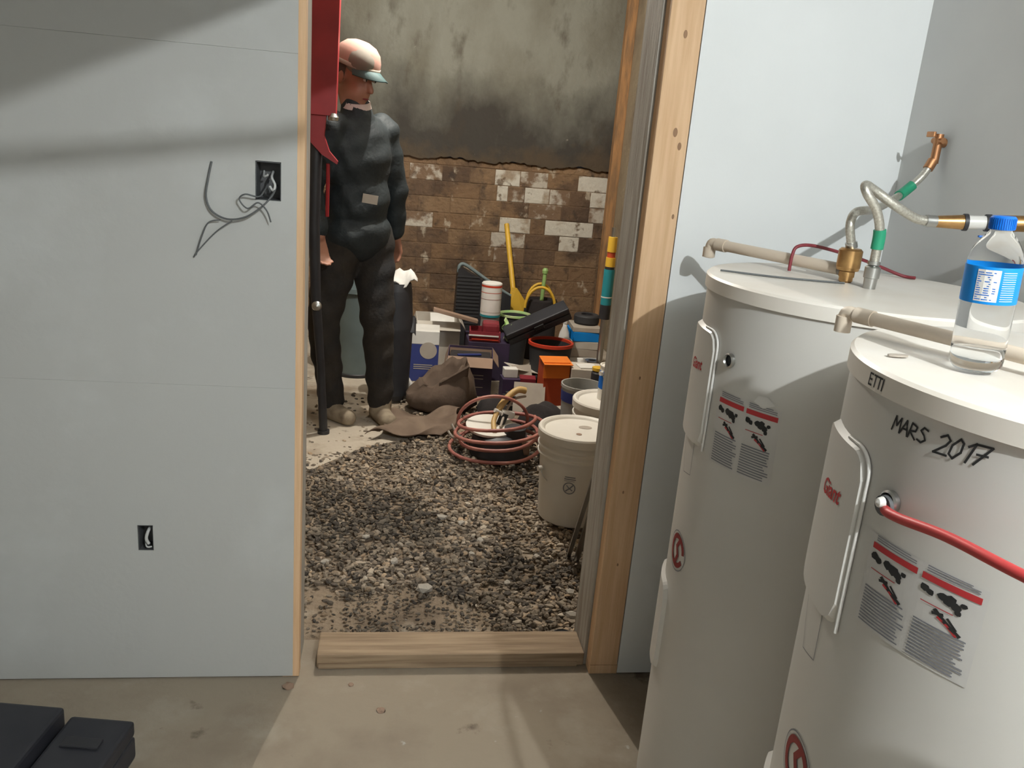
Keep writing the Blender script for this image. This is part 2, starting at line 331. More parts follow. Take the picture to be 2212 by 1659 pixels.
# door frame timbers
st = struct(G().box(-0.24, -0.197, YW + 0.003, YW + 0.0405, 0.002, 2.4, bev=0.002).build('trim_1', WOOD), 'raw pine edge of the left door stud')
struct(G().box(-0.24, -0.2, YW + 0.0415, YW + 0.155, 0.002, 2.4, bev=0.002).build('trim_2', WOODG), 'dusty board lining the left side of the doorway')
st = struct(G().box(0.588, 0.666, YW - 0.001, YW + 0.040, 0.03, 2.4, bev=0.002).build('trim_3', WOOD), 'pale pine door stud with dark knots')
for (x, z, r) in ((0.628, 1.66, 0.006), (0.634, 1.45, 0.007), (0.648, 1.42, 0.006), (0.655, 1.26, 0.004), (0.625, 0.86, 0.003), (0.62, 0.55, 0.003), (0.63, 0.34, 0.003)):
    k = G().lathe([(1e-5, 0), (r, 0), (r * .7, .0005), (1e-5, .0005)], 14, Matrix.Translation((x, YW - 0.001, z)) @ Matrix.Rotation(PI / 2, 4, 'X') @ Matrix.Diagonal((0.8, 1.5, 1, 1))).build('knot', KNOT, st)
struct(G().box(0.581, 0.70, YW + 0.043, YW + 0.18, 0.002, 2.4, bev=0.002).build('trim_4', WOODG), 'dusty grey board lining the right side of the doorway')
struct(G().box(0.588, 0.668, YW + 0.0, YW + 0.042, 0.001, 0.028, bev=0.002).build('trim_5', WOOD), 'short pine plate under the door stud')
sill = struct(G().box(-0.155, 0.58, 1.975, 2.085, 0.002, 0.042, bev=0.004).build('trim_6', WOODX), 'worn wooden sill across the foot of the doorway')
G().box(-0.15, 0.56, 1.971, 1.975, 0.002, 0.016).build('lower_strip', WOODX, sill)
# room behind
struct(G().box(-2.0, 2.0, 2.11, 6.2, -0.10, -0.012).build('floor_back', DIRT), 'dark dirt floor under the gravel')
sl = G()
for q in ([(-1.2, 4.18), (-0.1, 4.05), (0.02, 4.35), (0.3, 4.5), (0.3, 6.0), (-1.2, 6.0)], [(0.3, 4.45), (1.56, 4.3), (1.56, 6.0), (0.3, 6.0)]):
    sl.prism(q, -0.012, 0.0)
struct(sl.build('floor_slab', CONC2), 'remains of an old concrete slab')
struct(G().prism([(-0.30, 3.35), (-0.1, 3.62), (0.1, 3.75), (0.25, 4.1), (-0.12, 4.04), (-0.5, 4.1), (-0.5, 3.5)], -0.012, 0.003).build('floor_patch', CONC2), 'broken pale concrete patch at the edge of the gravel')
struct(G().box(1.565, 1.68, 2.11, 6.2, -0.1, 2.7).build('wall_back_right', SIDEP)); struct(G().box(-2.0, -1.9, 2.11, 6.2, -0.1, 2.7).build('wall_back_left', SIDEP))
struct(G().box(-2.0, 2.0, 2.0, 6.2, 2.7, 2.75).build('ceiling_back', CEIL))
struct(G().box(-2.0, -0.24, YW + 0.11, YW + 0.16, 0, 2.7).build('wall_door_rear_left', SIDEP)); struct(G().box(0.70, 1.6, YW + 0.08, YW + 0.13, 0, 2.7).build('wall_door_rear_right', SIDEP))
YB = 6.0
wb = struct(G().box(-2.0, 1.66, YB + 0.012, YB + 0.2, -0.1, 1.256).build('wall_back', MORTAR), 'old brick foundation wall with flaking whitewash')
rp = random.Random(11); edge = [(-1.9 + 3.465 * k / 160, 1.252 + .010 * math.sin(k * .31) + rp.uniform(-.007, .007)) for k in range(161)]
G().prism(edge + [(1.565, 2.7), (-1.9, 2.7)], -(YB + 0.012), -(YB - 0.014), Matrix.Rotation(PI / 2, 4, 'X')).build('plaster_face', PLASTER, wb)['label'] = 'mould-stained grey plaster above the bricks'
struct(G().box(1.50, 1.565, YB - 0.10, YB - 0.036, 0.0, 2.6, bev=0.003).build('trim_7', RUSTW), 'rust-brown timber in the corner of the brick wall')
rows = [1.256, 1.203, 1.094, 0.985, 0.876, 0.767, 0.658, 0.549, 0.44, 0.331, 0.222, 0.113, 0.004]
spec = {1: [(0.10, .33, 'P'), (.33, .52, 'B'), (.52, .70, 'C'), (.70, .88, 'W'), (.88, 1.08, 'P'), (1.08, 1.30, 'B'), (1.30, 1.56, 'W')],
        2: [(.60, .72, 'C'), (.72, .80, 'W'), (.80, .92, 'P'), (.92, 1.10, 'W'), (1.10, 1.25, 'P'), (1.25, 1.40, 'B'), (1.40, 1.56, 'W')],
        3: [(.60, .76, 'C'), (.76, .96, 'B'), (.96, 1.20, 'P'), (1.20, 1.40, 'B'), (1.40, 1.56, 'P')],
        4: [(.55, .755, 'C'), (.755, .98, 'W'), (.98, 1.087, 'A'), (1.087, 1.445, 'W'), (1.445, 1.56, 'A')],
        5: [(.70, .95, 'P'), (.95, 1.20, 'B'), (1.20, 1.349, 'W'), (1.349, 1.56, 'A')]}
MATS = {'A': BR_A, 'B': BR_B, 'C': BR_C, 'W': BR_W, 'P': BR_P}
cache = {}
def brick(x0, x1, z0, z1, k):
    l, h = round(x1 - x0 - 0.004, 3), round(z1 - z0 - 0.004, 3)
    if (l, h, k) not in cache:
        g = G(); b = 0.004; X, Z = l / 2, h / 2
        g.add([(-X, 0, -Z), (X, 0, -Z), (X, 0, Z), (-X, 0, Z), (-X + b, -.0025, -Z + b), (X - b, -.0025, -Z + b), (X - b, -.0025, Z - b), (-X + b, -.0025, Z - b)],
              [(4, 5, 6, 7), (0, 1, 5, 4), (1, 2, 6, 5), (2, 3, 7, 6), (3, 0, 4, 7), (0, 3, 2, 1)])
        o = g.build('brick', MATS[k], wb); cache[(l, h, k)] = o.data
    else:
        o = bpy.data.objects.new('brick', cache[(l, h, k)]); COL.objects.link(o); o.parent = wb
    o.location = ((x0 + x1) / 2, YB + 0.013 + random.uniform(-.003, .0), (z0 + z1) / 2)
for r in range(12):
    z1, z0 = rows[r], rows[r + 1]; sp = spec.get(r, []); xe = sp[0][0] if sp else 1.50
    x = -0.62 - (0.11 if r % 2 else 0)
    while x < xe - 0.12:
        l = 0.225; nx = x + l
        if xe - nx < 0.12: nx = xe
        brick(x, nx, z0, z1, random.choices('ABCP', (5, 2, 3, 1.4))[0]); x = nx
    for a, b, k in sp: brick(a, min(b, 1.56), z0, z1, k)
# unseen duct and pipe added under the front ceiling to shade the upper left drywall
d = G().box(-0.55, 0.0, -1.2, 1.40, 1.95, 2.2, Matrix.Translation((0.21, 0.362, 0)) @ rotz(-0.127), bev=0.006).build('shade_duct', STEEL)
tag(d, 'unseen square sheet metal duct added to shade the upper left drywall', 'duct')
p = G().tube(smooth_path([(-0.9, -0.33, 1.935), (0.245, 0.304, 1.935), (0.398, 0.389, 1.935), (0.428, 0.405, 1.96), (0.430, 0.406, 2.05), (0.430, 0.406, 2.4)], 6), 0.0075, 10).build('shade_pipe', COPPER)  # added out of view to cast the narrow shadow band on the left drywall
tag(p, 'unseen thin copper pipe added to cast a shadow band on the left drywall', 'pipe')
for (nm, loc, W, colr, zt, lab) in (('hanging_bulb', FRONT_LAMP, FRONT_W, FRONT_COL, 2.4, 'bare bulb on a cord above the water heaters'), ('hanging_bulb', BACK_LAMP, BACK_W, BACK_COL, 2.7, 'bare bulb on a cord in the gravel room')):
    t = thing(nm, lab, 'lamp', loc)
    G().lathe([(1e-5, 0.09), (0.018, 0.088), (0.022, 0.03), (0.014, 0.022), (1e-5, 0.022)], 16).build('socket', BLACK, t)
    G().cyl((0, 0, 0.09), (0, 0, zt - loc[2]), 0.004).build('cord', BLACK, t)
    ld = bpy.data.lights.new('bulb_light', 'POINT'); ld.energy = W; ld.color = colr; ld.shadow_soft_size = 0.014
    lo = bpy.data.objects.new('bulb_light', ld); COL.objects.link(lo); lo.parent = t

# ================================================================== WATER HEATERS
RB, RL, HT = 0.287, 0.292, 1.19
def heater(label, loc, rz, ldz=0.0, lh=1.0, eth=179, ez=0.632):
    t = thing('water_heater', label, 'water heater', loc, rz)
    b = G().lathe([(1e-5, 0.02), (RB - .01, 0.02), (RB, 0.03), (RB, HT - 0.026)], 96); b.build('tank_body', ENAM, t)
    G().lathe([(RB - .02, 0), (RB - .02, .03)], 48).build('base_ring', BLACK, t)
    lid = G().lathe([(RB, HT - .027), (RL, HT - .027), (RL, HT - .004), (RL - .004, HT), (RL - .012, HT + .0005), (1e-5, HT + .002)], 96).build('lid', LIDM, t)
    lid.parent = t
    # access covers: rounded raised panels facing the doorway
    for (nm, th, z0, z1, wd) in (('access_cover', 172, 0.865, 1.095, 0.16), ('lower_access_cover', 160, 0.33, 0.54, 0.16)):
        g = G(); nu = 20; rr = 0.03; cols = []
        for i in range(nu + 1):
            u = -wd / 2 + wd * i / nu; e = max(0, abs(u) - (wd / 2 - rr)); dz = rr - math.sqrt(max(0, rr * rr - e * e)); cols.append((u, z0 + dz, z1 - dz))
        def pt(u, z, r): a = math.radians(th) + u / RB; return (r * math.cos(a), r * math.sin(a), z)
        n = len(cols); vs = []
        for (u, a, c) in cols:
            us = u * (wd - .012) / wd; vs += [pt(u, a, RB - .001), pt(us, a + .006, RB + .008), pt(us, c - .006, RB + .008), pt(u, c, RB - .001)]
        fs = []
        for i in range(n - 1):
            for j in range(3): fs.append((i * 4 + j, (i + 1) * 4 + j, (i + 1) * 4 + j + 1, i * 4 + j + 1))
        fs += [(0, 1, 2, 3), ((n - 1) * 4, (n - 1) * 4 + 3, (n - 1) * 4 + 2, (n - 1) * 4 + 1)]
        cv = g.add(vs, fs).build(nm, ENAM2, t)
        if nm == 'access_cover':
            e = G(); hw = wd / 2; path = [(hw - .03 - .03 , z1 - .001)] + [(hw - rr + rr * math.sin(q), z1 - rr + rr * math.cos(q)) for q in np.linspace(0, PI / 2, 7)] + [(hw, z) for z in np.linspace(z1 - rr - .01, z0 + .0, 6)]
            G().tube([pt(u, z, RB + .003) for u, z in path], 0.0024, 8).build('cover_edge', TUBW, cv)
    # red brand script on the cover
    vs, fs = font_mesh('Giant', 0.030); wr = Wrap(169, 1.005, RB + .0088)
    wr.add([wr.pt(x - 0.012, y + x * 0.12) for x, y in vs], fs).build('brand_script', REDP, t)
    # round red emblem low on the side
    wr = Wrap(eth, ez, RB + .0012); c = []
    for R_, w_ in ((0.041, 0.002),): wr.stroke([(R_ * math.cos(q), R_ * math.sin(q)) for q in np.linspace(0, 2 * PI, 33)], w_)
    em = wr.build('emblem_ring', GREYP, t)
    wr = Wrap(eth, ez, RB + .0012)
    wr.stroke([(0.030 * math.cos(q), 0.030 * math.sin(q)) for q in np.linspace(0.2, 2 * PI - .6, 28)], 0.010)
    wr.stroke([(-.004, -.028), (.006, -.008), (-.003, .008), (.010, .026)], 0.010).build('emblem', REDD, t)
    # knockout with bushing
    a = math.radians(-164); T = Matrix.Translation((RB * math.cos(a), RB * math.sin(a), 1.055)) @ Vector((math.cos(a), math.sin(a), 0)).to_track_quat('Z', 'Y').to_matrix().to_4x4()
    G().lathe([(0.0095, 0.0), (0.0135, 0.0), (0.0135, 0.005), (0.011, 0.007), (0.0095, 0.004)], 24, T).build('bushing', STEEL, t)
    G().lathe([(1e-5, 0.0015), (0.0105, 0.0015)], 20, T).build('knockout_hole', BLACK, t)
    # warning label
    zc, tc, W_, H_ = 0.927 + ldz, -153, 0.142, 0.138
    lb = Wrap(tc, zc, RB + .0006).rect(-W_ / 2, W_ / 2, -H_ / 2, H_ / 2).build('warning_label', STICK, t)
    wr = Wrap(tc, zc, RB + .0012)
    wr.rect(-.066, -.003, .048, .057).rect(.003, .066, .048, .057).build('red_bar', REDP, lb)
    rnd = random.Random(3)
    g1 = Wrap(tc, zc, RB + .0012); g2 = Wrap(tc, zc, RB + .0012); g3 = Wrap(tc, zc, RB + .0012)
    for s in (-.066, .003):
        for k in range(3): g1.rect(s + .004, s + .06 - .008 * (k == 2), .0605 + k * .0033, .062 + k * .0033)
        for k in range(12): g1.rect(s + .001, s + .062 - rnd.random() * .012, -.064 + k * .0048, -.0618 + k * .0048)
        for (u, v, r) in ((.006, .037, .006), (.012, .034, .005), (.026, .036, .006), (.034, .034, .008), (.041, .030, .006), (.044, .024, .004), (.048, .036, .004)):
            g2.poly([(s + u + r * rnd.uniform(.75, 1.15) * math.cos(q), v + r * rnd.uniform(.75, 1.15) * math.sin(q)) for q in np.linspace(0, 2 * PI, 9)[:-1]])
        g2.stroke([(s + .022, .014), (s + .034, .004), (s + .050, -.006)], .005).stroke([(s + .020, .009), (s + .030, .012)], .004).stroke([(s + .036, .010), (s + .046, .0)], .003)
        g3.stroke([(s + .026, .006), (s + .036, .001), (s + .047, -.008)], .003); g3.rect(s + .004, s + .040, .0178, .0190)
    g1.build('label_text', GREYP, lb)['kind'] = 'stuff'; g2.build('pictograms', MARK, lb); g3.build('red_marks', REDP, lb)['kind'] = 'stuff'
    for q in [lb] + list(lb.children):
        for v in q.data.vertices: v.co.z = zc + (v.co.z - zc) * lh
    # small outlined sticker low beside the label
    wr = Wrap(176, 0.842, RB + .0008)
    wr.stroke([(-.05, .03), (.02, .036), (.022, -.042), (-.02, -.05)], .0012).stroke([(-.05, .03), (-.02, -.05)], .001); ol = wr.build('outlined_sticker', GREYP, t)
    w2 = Wrap(176, 0.842, RB + .0010)
    for (u, v) in ((.018, .030), (-.046, .026)): w2.poly([(u + .006 * math.cos(q), v + .007 * math.sin(q)) for q in np.linspace(0, 2 * PI, 9)[:-1]])
    w2.build('sticker_spots', MARK, t)['kind'] = 'stuff'
    return t
HF = heater('white water heater in the corner with brass fitting and steel hoses on its lid', (0.885, 1.46, 0), 0)
HN = heater('white water heater with MARS 2017 handwritten under its lid and a water bottle on top', (0.836, 0.82, 0), math.radians(-7), 0.030, 0.80, 182, 0.650)
wr = Wrap(-168.5, 1.132, RB + .001); write(wr, 'MARS', 0, 0, .0165, .0022, 0.76, .15, .0002); write(wr, '2017', .060, -.003, .022, .0024, 0.66, .3, .0008); wr.build('handwriting', MARK, HN)['label'] = 'MARS 2017 in black marker'
wr = Wrap(-176, 1.168, RL + .0007); write(wr, 'ETTI', -.016, 0, .013, .0022, .72, .1).build('short_handwriting', MARK, HN)
Wrap(-146, 1.0, RB + .002).poly([(-.02, .0), (.0, -.008), (.022, .003), (.006, .014), (-.012, .012)]).build('torn_tape', PAPER, HF)
# relief discharge pipes lying over the lids (in tank-local axes)
def relief(t, pts, r):
    p = G()
    a, b, c = [Vector(q) for q in pts]
    o = p.tube([a, b], r, 16).tube(smooth_path([a, a + (a - b).normalized() * .012, a + (a - b).normalized() * .016 + Vector((0, 0, -.010)), c], 4), r, 16).build('relief_pipe', PVC, t)
    q = G().cyl(a + (b - a).normalized() * .002, a + (b - a).normalized() * .028, r * 1.18).cyl(c, c + Vector((0, 0, .022)), r * 1.18)
    q.build('elbow_collar', PVC, o); return o
RI = lambda P, t: Matrix.Rotation(-t.rotation_euler.z, 4, 'Z') @ (Vector(P) - Vector(t.location))
relief(HF, [RI((0.716, 1.795, 1.217), HF), RI((0.866, 1.526, 1.213), HF), RI((0.708, 1.812, 1.186), HF)], .0118)
relief(HN, [RI((0.624, 1.037, 1.213), HN), RI((0.730, 0.800, 1.213), HN), RI((0.617, 1.050, 1.186), HN)], .0092)
G().cyl((0, 0, 0), (.0, 0, 0.03), .013).build('relief_valve', BRASS, HN, RI((0.735, 0.79, 1.191), HN))
# brass fitting and hoses on the far heater
def bolt(g, z0, z1, r, n=6): return g.lathe([(1e-5, z0), (r, z0), (r, z1), (1e-5, z1)], n)
fx, fy = 0.868, 1.50
g = G().lathe([(.010, 0), (.013, .004), (.013, .022), (.020, .024), (.022, .030), (.022, .062), (.018, .066), (1e-5, .066)], 24)
g.build('brass_valve', BRASS, HF, RI((fx, fy, HT + .001), HF))
bolt(G(), .012, .022, .0165).build('hex_nut', BRASS, HF, RI((fx, fy, HT + .001), HF))
sx, sy = 0.880, 1.435
G().lathe([(.011, 0), (.012, .02), (.014, .021), (.014, .040), (.009, .044), (1e-5, .044)], 20).build('steel_nipple', STEEL, HF, RI((sx, sy, HT + .001), HF))
def hose(label, pts, r, bands):
    t = thing('water_hose', label, 'hose', pts[0]); o = Vector(pts[0]); P = smooth_path([Vector(p) - o for p in pts], 10)
    G().tube(P, r, 14).build('braided_sleeve', BRAID, t)
    for (i0, i1, m_) in bands: G().tube(P[i0:i1], r * 1.32, 14).build('green_band' if m_ is GREEN else 'end_ferrule', m_, t)
    return t
hose('braided steel hose looping from the brass fitting to the copper stub on the wall', [(fx, fy, 1.258), (fx - .012, fy, 1.30), (fx + .0, fy + .012, 1.322), (fx + .03, fy + .03, 1.328), (0.95, 1.60, 1.325), (1.04, 1.70, 1.335), (1.12, 1.77, 1.36), (1.165, 1.78, 1.40), (1.186, 1.785, 1.435)], 0.0085, [(0, 4, STEEL), (58, 66, GREEN), (74, 81, COPPER)])
hose('braided steel hose arching up from the steel nipple to the brass valve by the bottle', [(sx, sy, 1.236), (sx, sy, 1.265), (sx - .003, sy - .002, 1.30), (sx - .018, sy - .003, 1.335), (sx - .040, sy, 1.362), (sx - .040, sy + .010, 1.376), (sx - .016, sy + .012, 1.366), (0.905, 1.44, 1.343), (0.95, 1.440, 1.324), (0.985, 1.436, 1.322)], 0.0085, [(0, 4, STEEL), (10, 21, GREEN), (84, 91, STEEL)])
t = thing('wall_stub', 'corroded copper stub valve on the grey wall above the heaters', 'valve', (1.205, 1.785, 1.474))
G().cyl((0, 0, 0), (-.022, 0, 0), .010).cyl((-.016, 0.0, -.045), (-.016, 0, .018), .0095).build('stub_body', COPPER, t)
G().cyl((-.016, -.018, .004), (-.016, .018, .004), .0065).build('stub_tee', COPPER, t); G().cyl((-.022, 0, .012), (-.034, 0, .016), .0028).box(-.039, -.033, -.014, .014, .010, .022, bev=.002).build('handle', COPPER, t)
# horizontal valve assembly running to the right wall
t = thing('supply_line', 'brass and white supply line with black rings running to the grey wall', 'pipe', (0.985, 1.436, 1.322))
dv = Vector((0.220, -0.075, 0.016)); P = lambda s: dv * s
G().cyl(P(0), P(.20), .0105, .0135).build('brass_end', BRASS, t); G().cyl(P(.20), P(.23), .0155).build('black_ring', BLACK, t)
G().cyl(P(.23), P(.36), .0125).build('white_pipe', TUBW, t); G().cyl(P(.36), P(.40), .0155).build('black_ring', BLACK, t)
vb = G().cyl(P(.40), P(.66), .0145).build('brass_valve', BRASS, t); G().cyl(P(.52), P(.52) + Vector((0, 0, -.024)), .006).build('valve_stem', BRASS, vb)
G().box(-.03, .03, -.004, .004, -.002, .002, Matrix.Translation(P(.45) + Vector((0, -.004, -.026))) @ rotz(-.3), bev=.0015).build('blue_lever', BLUEC, vb)
G().cyl(P(.66), P(.70), .0155).build('black_ring', BLACK, t); G().cyl(P(.70), P(.90), .0125).build('white_pipe', TUBW, t); G().cyl(P(.90), P(.94), .0155).build('black_ring', BLACK, t); G().cyl(P(.94), P(1.0), .0135).build('brass_end', BRASS, t)
DKRED = mat('dark_red_wire', (0.22, 0.03, 0.04), 0.5)
c = G().tube(smooth_path([(0.800, 1.60, 1.1935), (0.802, 1.602, 1.225), (0.812, 1.605, 1.243), (0.85, 1.61, 1.246), (0.93, 1.62, 1.232), (1.0, 1.63, 1.215), (1.06, 1.62, 1.1965), (1.08, 1.60, 1.1955)], 8), .0035, 8).build('red_wire', DKRED)
tag(c, 'dark red wire arched over the lid of the corner water heater', 'wire')
c = G().tube(smooth_path([(0.63, 1.54, 1.194), (0.72, 1.50, 1.1935), (0.80, 1.48, 1.1935), (0.85, 1.47, 1.194)], 6), .002, 6).build('thin_wire', WIREG); tag(c, 'thin dark wire lying along the lid under the cream pipe', 'wire')
# red cable of the near heater
a = math.radians(-171); q0 = Vector((0.836 + RB * math.cos(a), 0.82 + RB * math.sin(a), 1.052))
t = thing('power_cable', 'red power cable leaving the side of the heater marked MARS 2017', 'cable', q0)
G().tube(smooth_path([(0.004, 0.004, -.003), (-.012, -.010, -.002), (-.014, -.04, .002), (-.010, -.11, .016), (.0, -.20, .024), (.05, -.30, .02), (.13, -.40, -.0), (.23, -.48, -.08), (.335, -.50, -.2)], 8), .0056, 12).build('cable_sheath', REDC, t)
G().cyl((.003, .0, 0.0), (-.012, -.003, 0), .0115).build('clamp_body', GALV, t); G().lathe([(1e-5, .008), (.005, .006), (.007, 0), (1e-5, 0)], 12, Matrix.Translation((-.013, -.004, .004)) @ Matrix.Rotation(-PI / 2, 4, 'Y')).build('clamp_screw', TUBW, t)

# ================================================================== BOTTLE
t = thing('water_bottle', 'small clear water bottle with blue cap and label on the heater lid', 'bottle', (0.662, 0.838, HT + .0045), math.radians(-7)); t.scale = (.86, .86, .84); t.rotation_euler = (0.0, -0.045, math.radians(-7))
prof = [(1e-5, .006), (.012, .004), (.019, .0), (.026, .0015), (.0315, .008), (.0325, .016), (.0318, .024), (.0325, .032), (.0325, .075), (.0325, .143), (.0315, .151), (.0280, .163), (.0215, .174), (.0150, .182), (.0128, .186), (.0128, .190)]
G().lathe(prof, 48, sharp=False).build('bottle_wall', PET, t)
G().lathe([(1e-5, .0075), (.0185, .003), (.025, .004), (.030, .010), (.0305, .03), (1e-5, .03)], 48, sharp=False).build('water', WATER, t)
cp = G().lathe([(1e-5, .204), (.0130, .204), (.0148, .202), (.0150, .187), (.0128, .1865)], 36).build('cap', BLUEC, t); g = G()
for k in range(36): g.box(.0148, .0155, -.0006, .0006, .188, .201, rotz(k * PI / 18))
g.build('cap_ribs', BLUEC, cp)['kind'] = 'stuff'
lb = G().lathe([(.0329, .093), (.0331, .094), (.0331, .140), (.0329, .141)], 48, sharp=False).build('label', BLUE, t)
Wrap(-128, .117, .0334).rect(-.013, .014, -.0205, .0205).build('white_panel', PAPER, lb)
g = Wrap(-128, .117, .0336); g4 = Wrap(-90, .117, .0334)
for k in range(13): g.rect(-.012, .012 - .010 * random.random(), -.0185 + k * .0029, -.0174 + k * .0029)
for k in range(14): g4.rect(-.005, .013, -.019 + k * .0028, -.0183 + k * .0028)
g.build('label_print', BLUEC, lb)['kind'] = 'stuff'; g4.build('white_print', PAPER, lb)['kind'] = 'stuff'
o = G().lathe([(1e-5, .0), (.009, 0), (.009, .002), (1e-5, .002)], 12, Matrix.Diagonal((1.5, .6, 1, 1))).build('paper_scrap', PAPERG, None, (0.60, 0.89, HT + .0025)); tag(o, 'tiny scrap lying beside the bottle on the lid', 'scrap')

# ================================================================== ELECTRICAL BOXES ON THE LEFT WALL
def ebox(label, r, depth):
    x0, x1, z0, z1 = r; t = thing('electrical_box', label, 'electrical box', ((x0 + x1) / 2, YW, z0)); w2, h = (x1 - x0) / 2 - .0005, z1 - z0 - .001; g = G(); k = .0016
    g.box(-w2, -w2 + k, .002, depth, .0005, h).box(w2 - k, w2, .002, depth, .0005, h).box(-w2, w2, .002, depth, .0005, k).box(-w2, w2, .002, depth, h - k, h).box(-w2, w2, depth - k, depth, .0005, h)
    g.build('box_shell', GALV, t); return t, w2, h
t, w2, h = ebox('open switch box with tangled wires hanging out, in the left drywall', SW, .06)
for i, (pts, r, m_) in enumerate([([(0.012, .05, .03), (.014, .012, .026), (.010, -.012, .012), (-.01, -.022, -.012), (-.045, -.022, -.037), (-.085, -.016, -.045), (-.118, -.012, -.03), (-.13, -.010, .0), (-.125, -.007, .04), (-.118, -.004, .075)], .0022, WIREG),
        ([(-.006, .05, .04), (-.008, .006, .022), (-.018, -.016, .008), (-.045, -.024, .012), (-.058, -.022, .0), (-.04, -.026, -.018), (-.018, -.026, -.004), (.0, -.024, -.02), (.008, -.018, -.045)], .0018, WIREG),
        ([(-.10, -.014, -.048), (-.125, -.012, -.055), (-.14, -.010, -.085), (-.155, -.006, -.13)], .0016, WIREG), ([(-.075, -.016, -.048), (-.11, -.014, -.075), (-.15, -.008, -.12), (-.16, -.004, -.135)], .0016, WIREG),
        ([(.004, .05, .06), (.006, .012, .05), (.014, .004, .034), (.010, .004, .022), (.002, .010, .03)], .003, WIREW), ([(-.016, .05, .06), (-.012, .02, .05), (-.002, .012, .055)], .0025, WIREW)]):
    G().tube(smooth_path(pts, 6), r, 6).build('wire', m_, t)
t, w2, h = ebox('small open outlet box low in the left drywall', OUT, .05)
G().tube(smooth_path([(.004, .045, .05), (.004, .012, .048), (.0, .006, .03), (.004, .010, .014)], 6), .004, 8).build('wire', WIREW, t); G().tube(smooth_path([(-.012, .045, .02), (.0, .004, .010), (.012, .006, .008)], 6), .002, 6).build('wire', WIREW, t)
# ================================================================== BLACK TOOL CASE ON THE FLOOR
t = thing('tool_case', 'black plastic tool case on the concrete below the outlet box', 'tool case', (-0.665, 1.675, 0), math.radians(-9))
G().box(-.33, .145, -.36, 0, .004, .060, bev=.008).build('lower_shell', DKBOX, t); up_ = G().box(-.33, -.012, -.36, 0.003, .063, .118, bev=.008).build('upper_lid', DKBOX, t); G().box(.003, .145, -.36, .0, .063, .100, bev=.008).build('side_lid', DKBOX, t)
G().box(.03, .11, -.20, -.17, .100, .106, bev=.002).build('lid_rib', BLACK, t); G().box(.03, .11, -.10, -.07, .100, .106, bev=.002).build('lid_rib', BLACK, t); G().box(.125, .149, -.22, -.13, .045, .08, bev=.003).build('latch', BLACK, t)
# small bits on the front floor
for (x, y, r, lab) in ((0.02, 1.80, .012, 'dark crumb of debris on the concrete in front of the sill'), (-0.22, 1.90, .016, 'chipped plaster lump at the foot of the left drywall'), (-0.06, 1.905, .008, 'small brown chip beside the foot of the sill')):
    bm = bmesh.new(); bmesh.ops.create_icosphere(bm, subdivisions=2, radius=r)
    g = G(); g.add([(v.co.x * random.uniform(.8, 1.2), v.co.y * random.uniform(.8, 1.2), max(-.0, v.co.z * .45 * random.uniform(.7, 1.2)) ) for v in bm.verts], [[v.index for v in f.verts] for f in bm.faces]); bm.free()
    tag(g.build('debris', KRAFT, None, (x, y, 0.0005)), lab, 'debris')

# ================================================================== BACK ROOM: GRAVEL
bm = bmesh.new(); bmesh.ops.create_icosphere(bm, subdivisions=1, radius=1.0); IV = np.array([v.co[:] for v in bm.verts]); IF = np.array([[v.index for v in f.verts] for f in bm.faces]); bm.free()
def in_gravel(x, y):
    lim = 4.12 + 0.12 * math.sin(x * 5) if x > 0.15 else 3.45 + 0.30 * (x + 0.4) * 2
    if y > lim: return 0.06
    if x < -0.1 and y < 2.42: return 0.22
    if y < 2.28 + 0.10 * math.sin(7 * x + 1) - 0.1 * (x > .35): return 0.6
    return 1.0
V = []; F = []; n = 0; cnt = 0
while cnt < 12500:
    x = random.uniform(-0.75, 1.2); y = 2.13 + (4.5 - 2.13) * random.random() ** 1.25
    if random.random() > in_gravel(x, y): continue
    if any((x - a) ** 2 + (y - b) ** 2 < r * r for a, b, r in ((.742, 2.96, .128), (.975, 3.34, .128), (.93, 3.74, .085), (.53, 3.6, .13), (.275, 4.27, .15), (.825, 4.04, .12), (.065, 4.46, .09), (-.02, 3.95, .07), (-.24, 3.97, .07), (.11, 3.93, .15), (.25, 3.95, .15), (1.1, 4.12, .04), (1.07, 4.3, .11), (.895, 4.33, .1))): continue
    s = random.uniform(.0055, .0125) * (.62 if y < 2.30 + 0.1 * math.sin(7 * x + 1) - .1 * (x > .35) else 1) * (1.35 if random.random() < .06 else 1)
    R_ = np.array(Matrix.Rotation(random.uniform(0, 6.28), 3, Vector((random.gauss(0, 1), random.gauss(0, 1), random.gauss(0, 1))).normalized()))
    P_ = (IV * RNG.uniform(.75, 1.2, (len(IV), 1)) * np.array([1.25, .9, .62]) * s) @ R_.T * np.array([1, 1, .8]) + np.array([x, y, -0.006 + s * .45 + random.random() * .006])
    V.append(P_); F.append(IF + n); n += len(IV); cnt += 1
me = bpy.data.meshes.new('gravel'); me.from_pydata(np.concatenate(V).tolist(), [], np.concatenate(F).tolist()); me.materials.append(GRAVEL)
o = bpy.data.objects.new('gravel', me); COL.objects.link(o); tag(o, 'loose grey-brown gravel covering the floor beyond the sill', 'gravel'); o['kind'] = 'stuff'
proto = []
for k in range(3):
    g = G(); g.add((IV * RNG.uniform(.8, 1.15, (len(IV), 1)) * np.array([1.2, .9, .6])).tolist(), IF.tolist()); proto.append(g.build('stone', STONE)); 
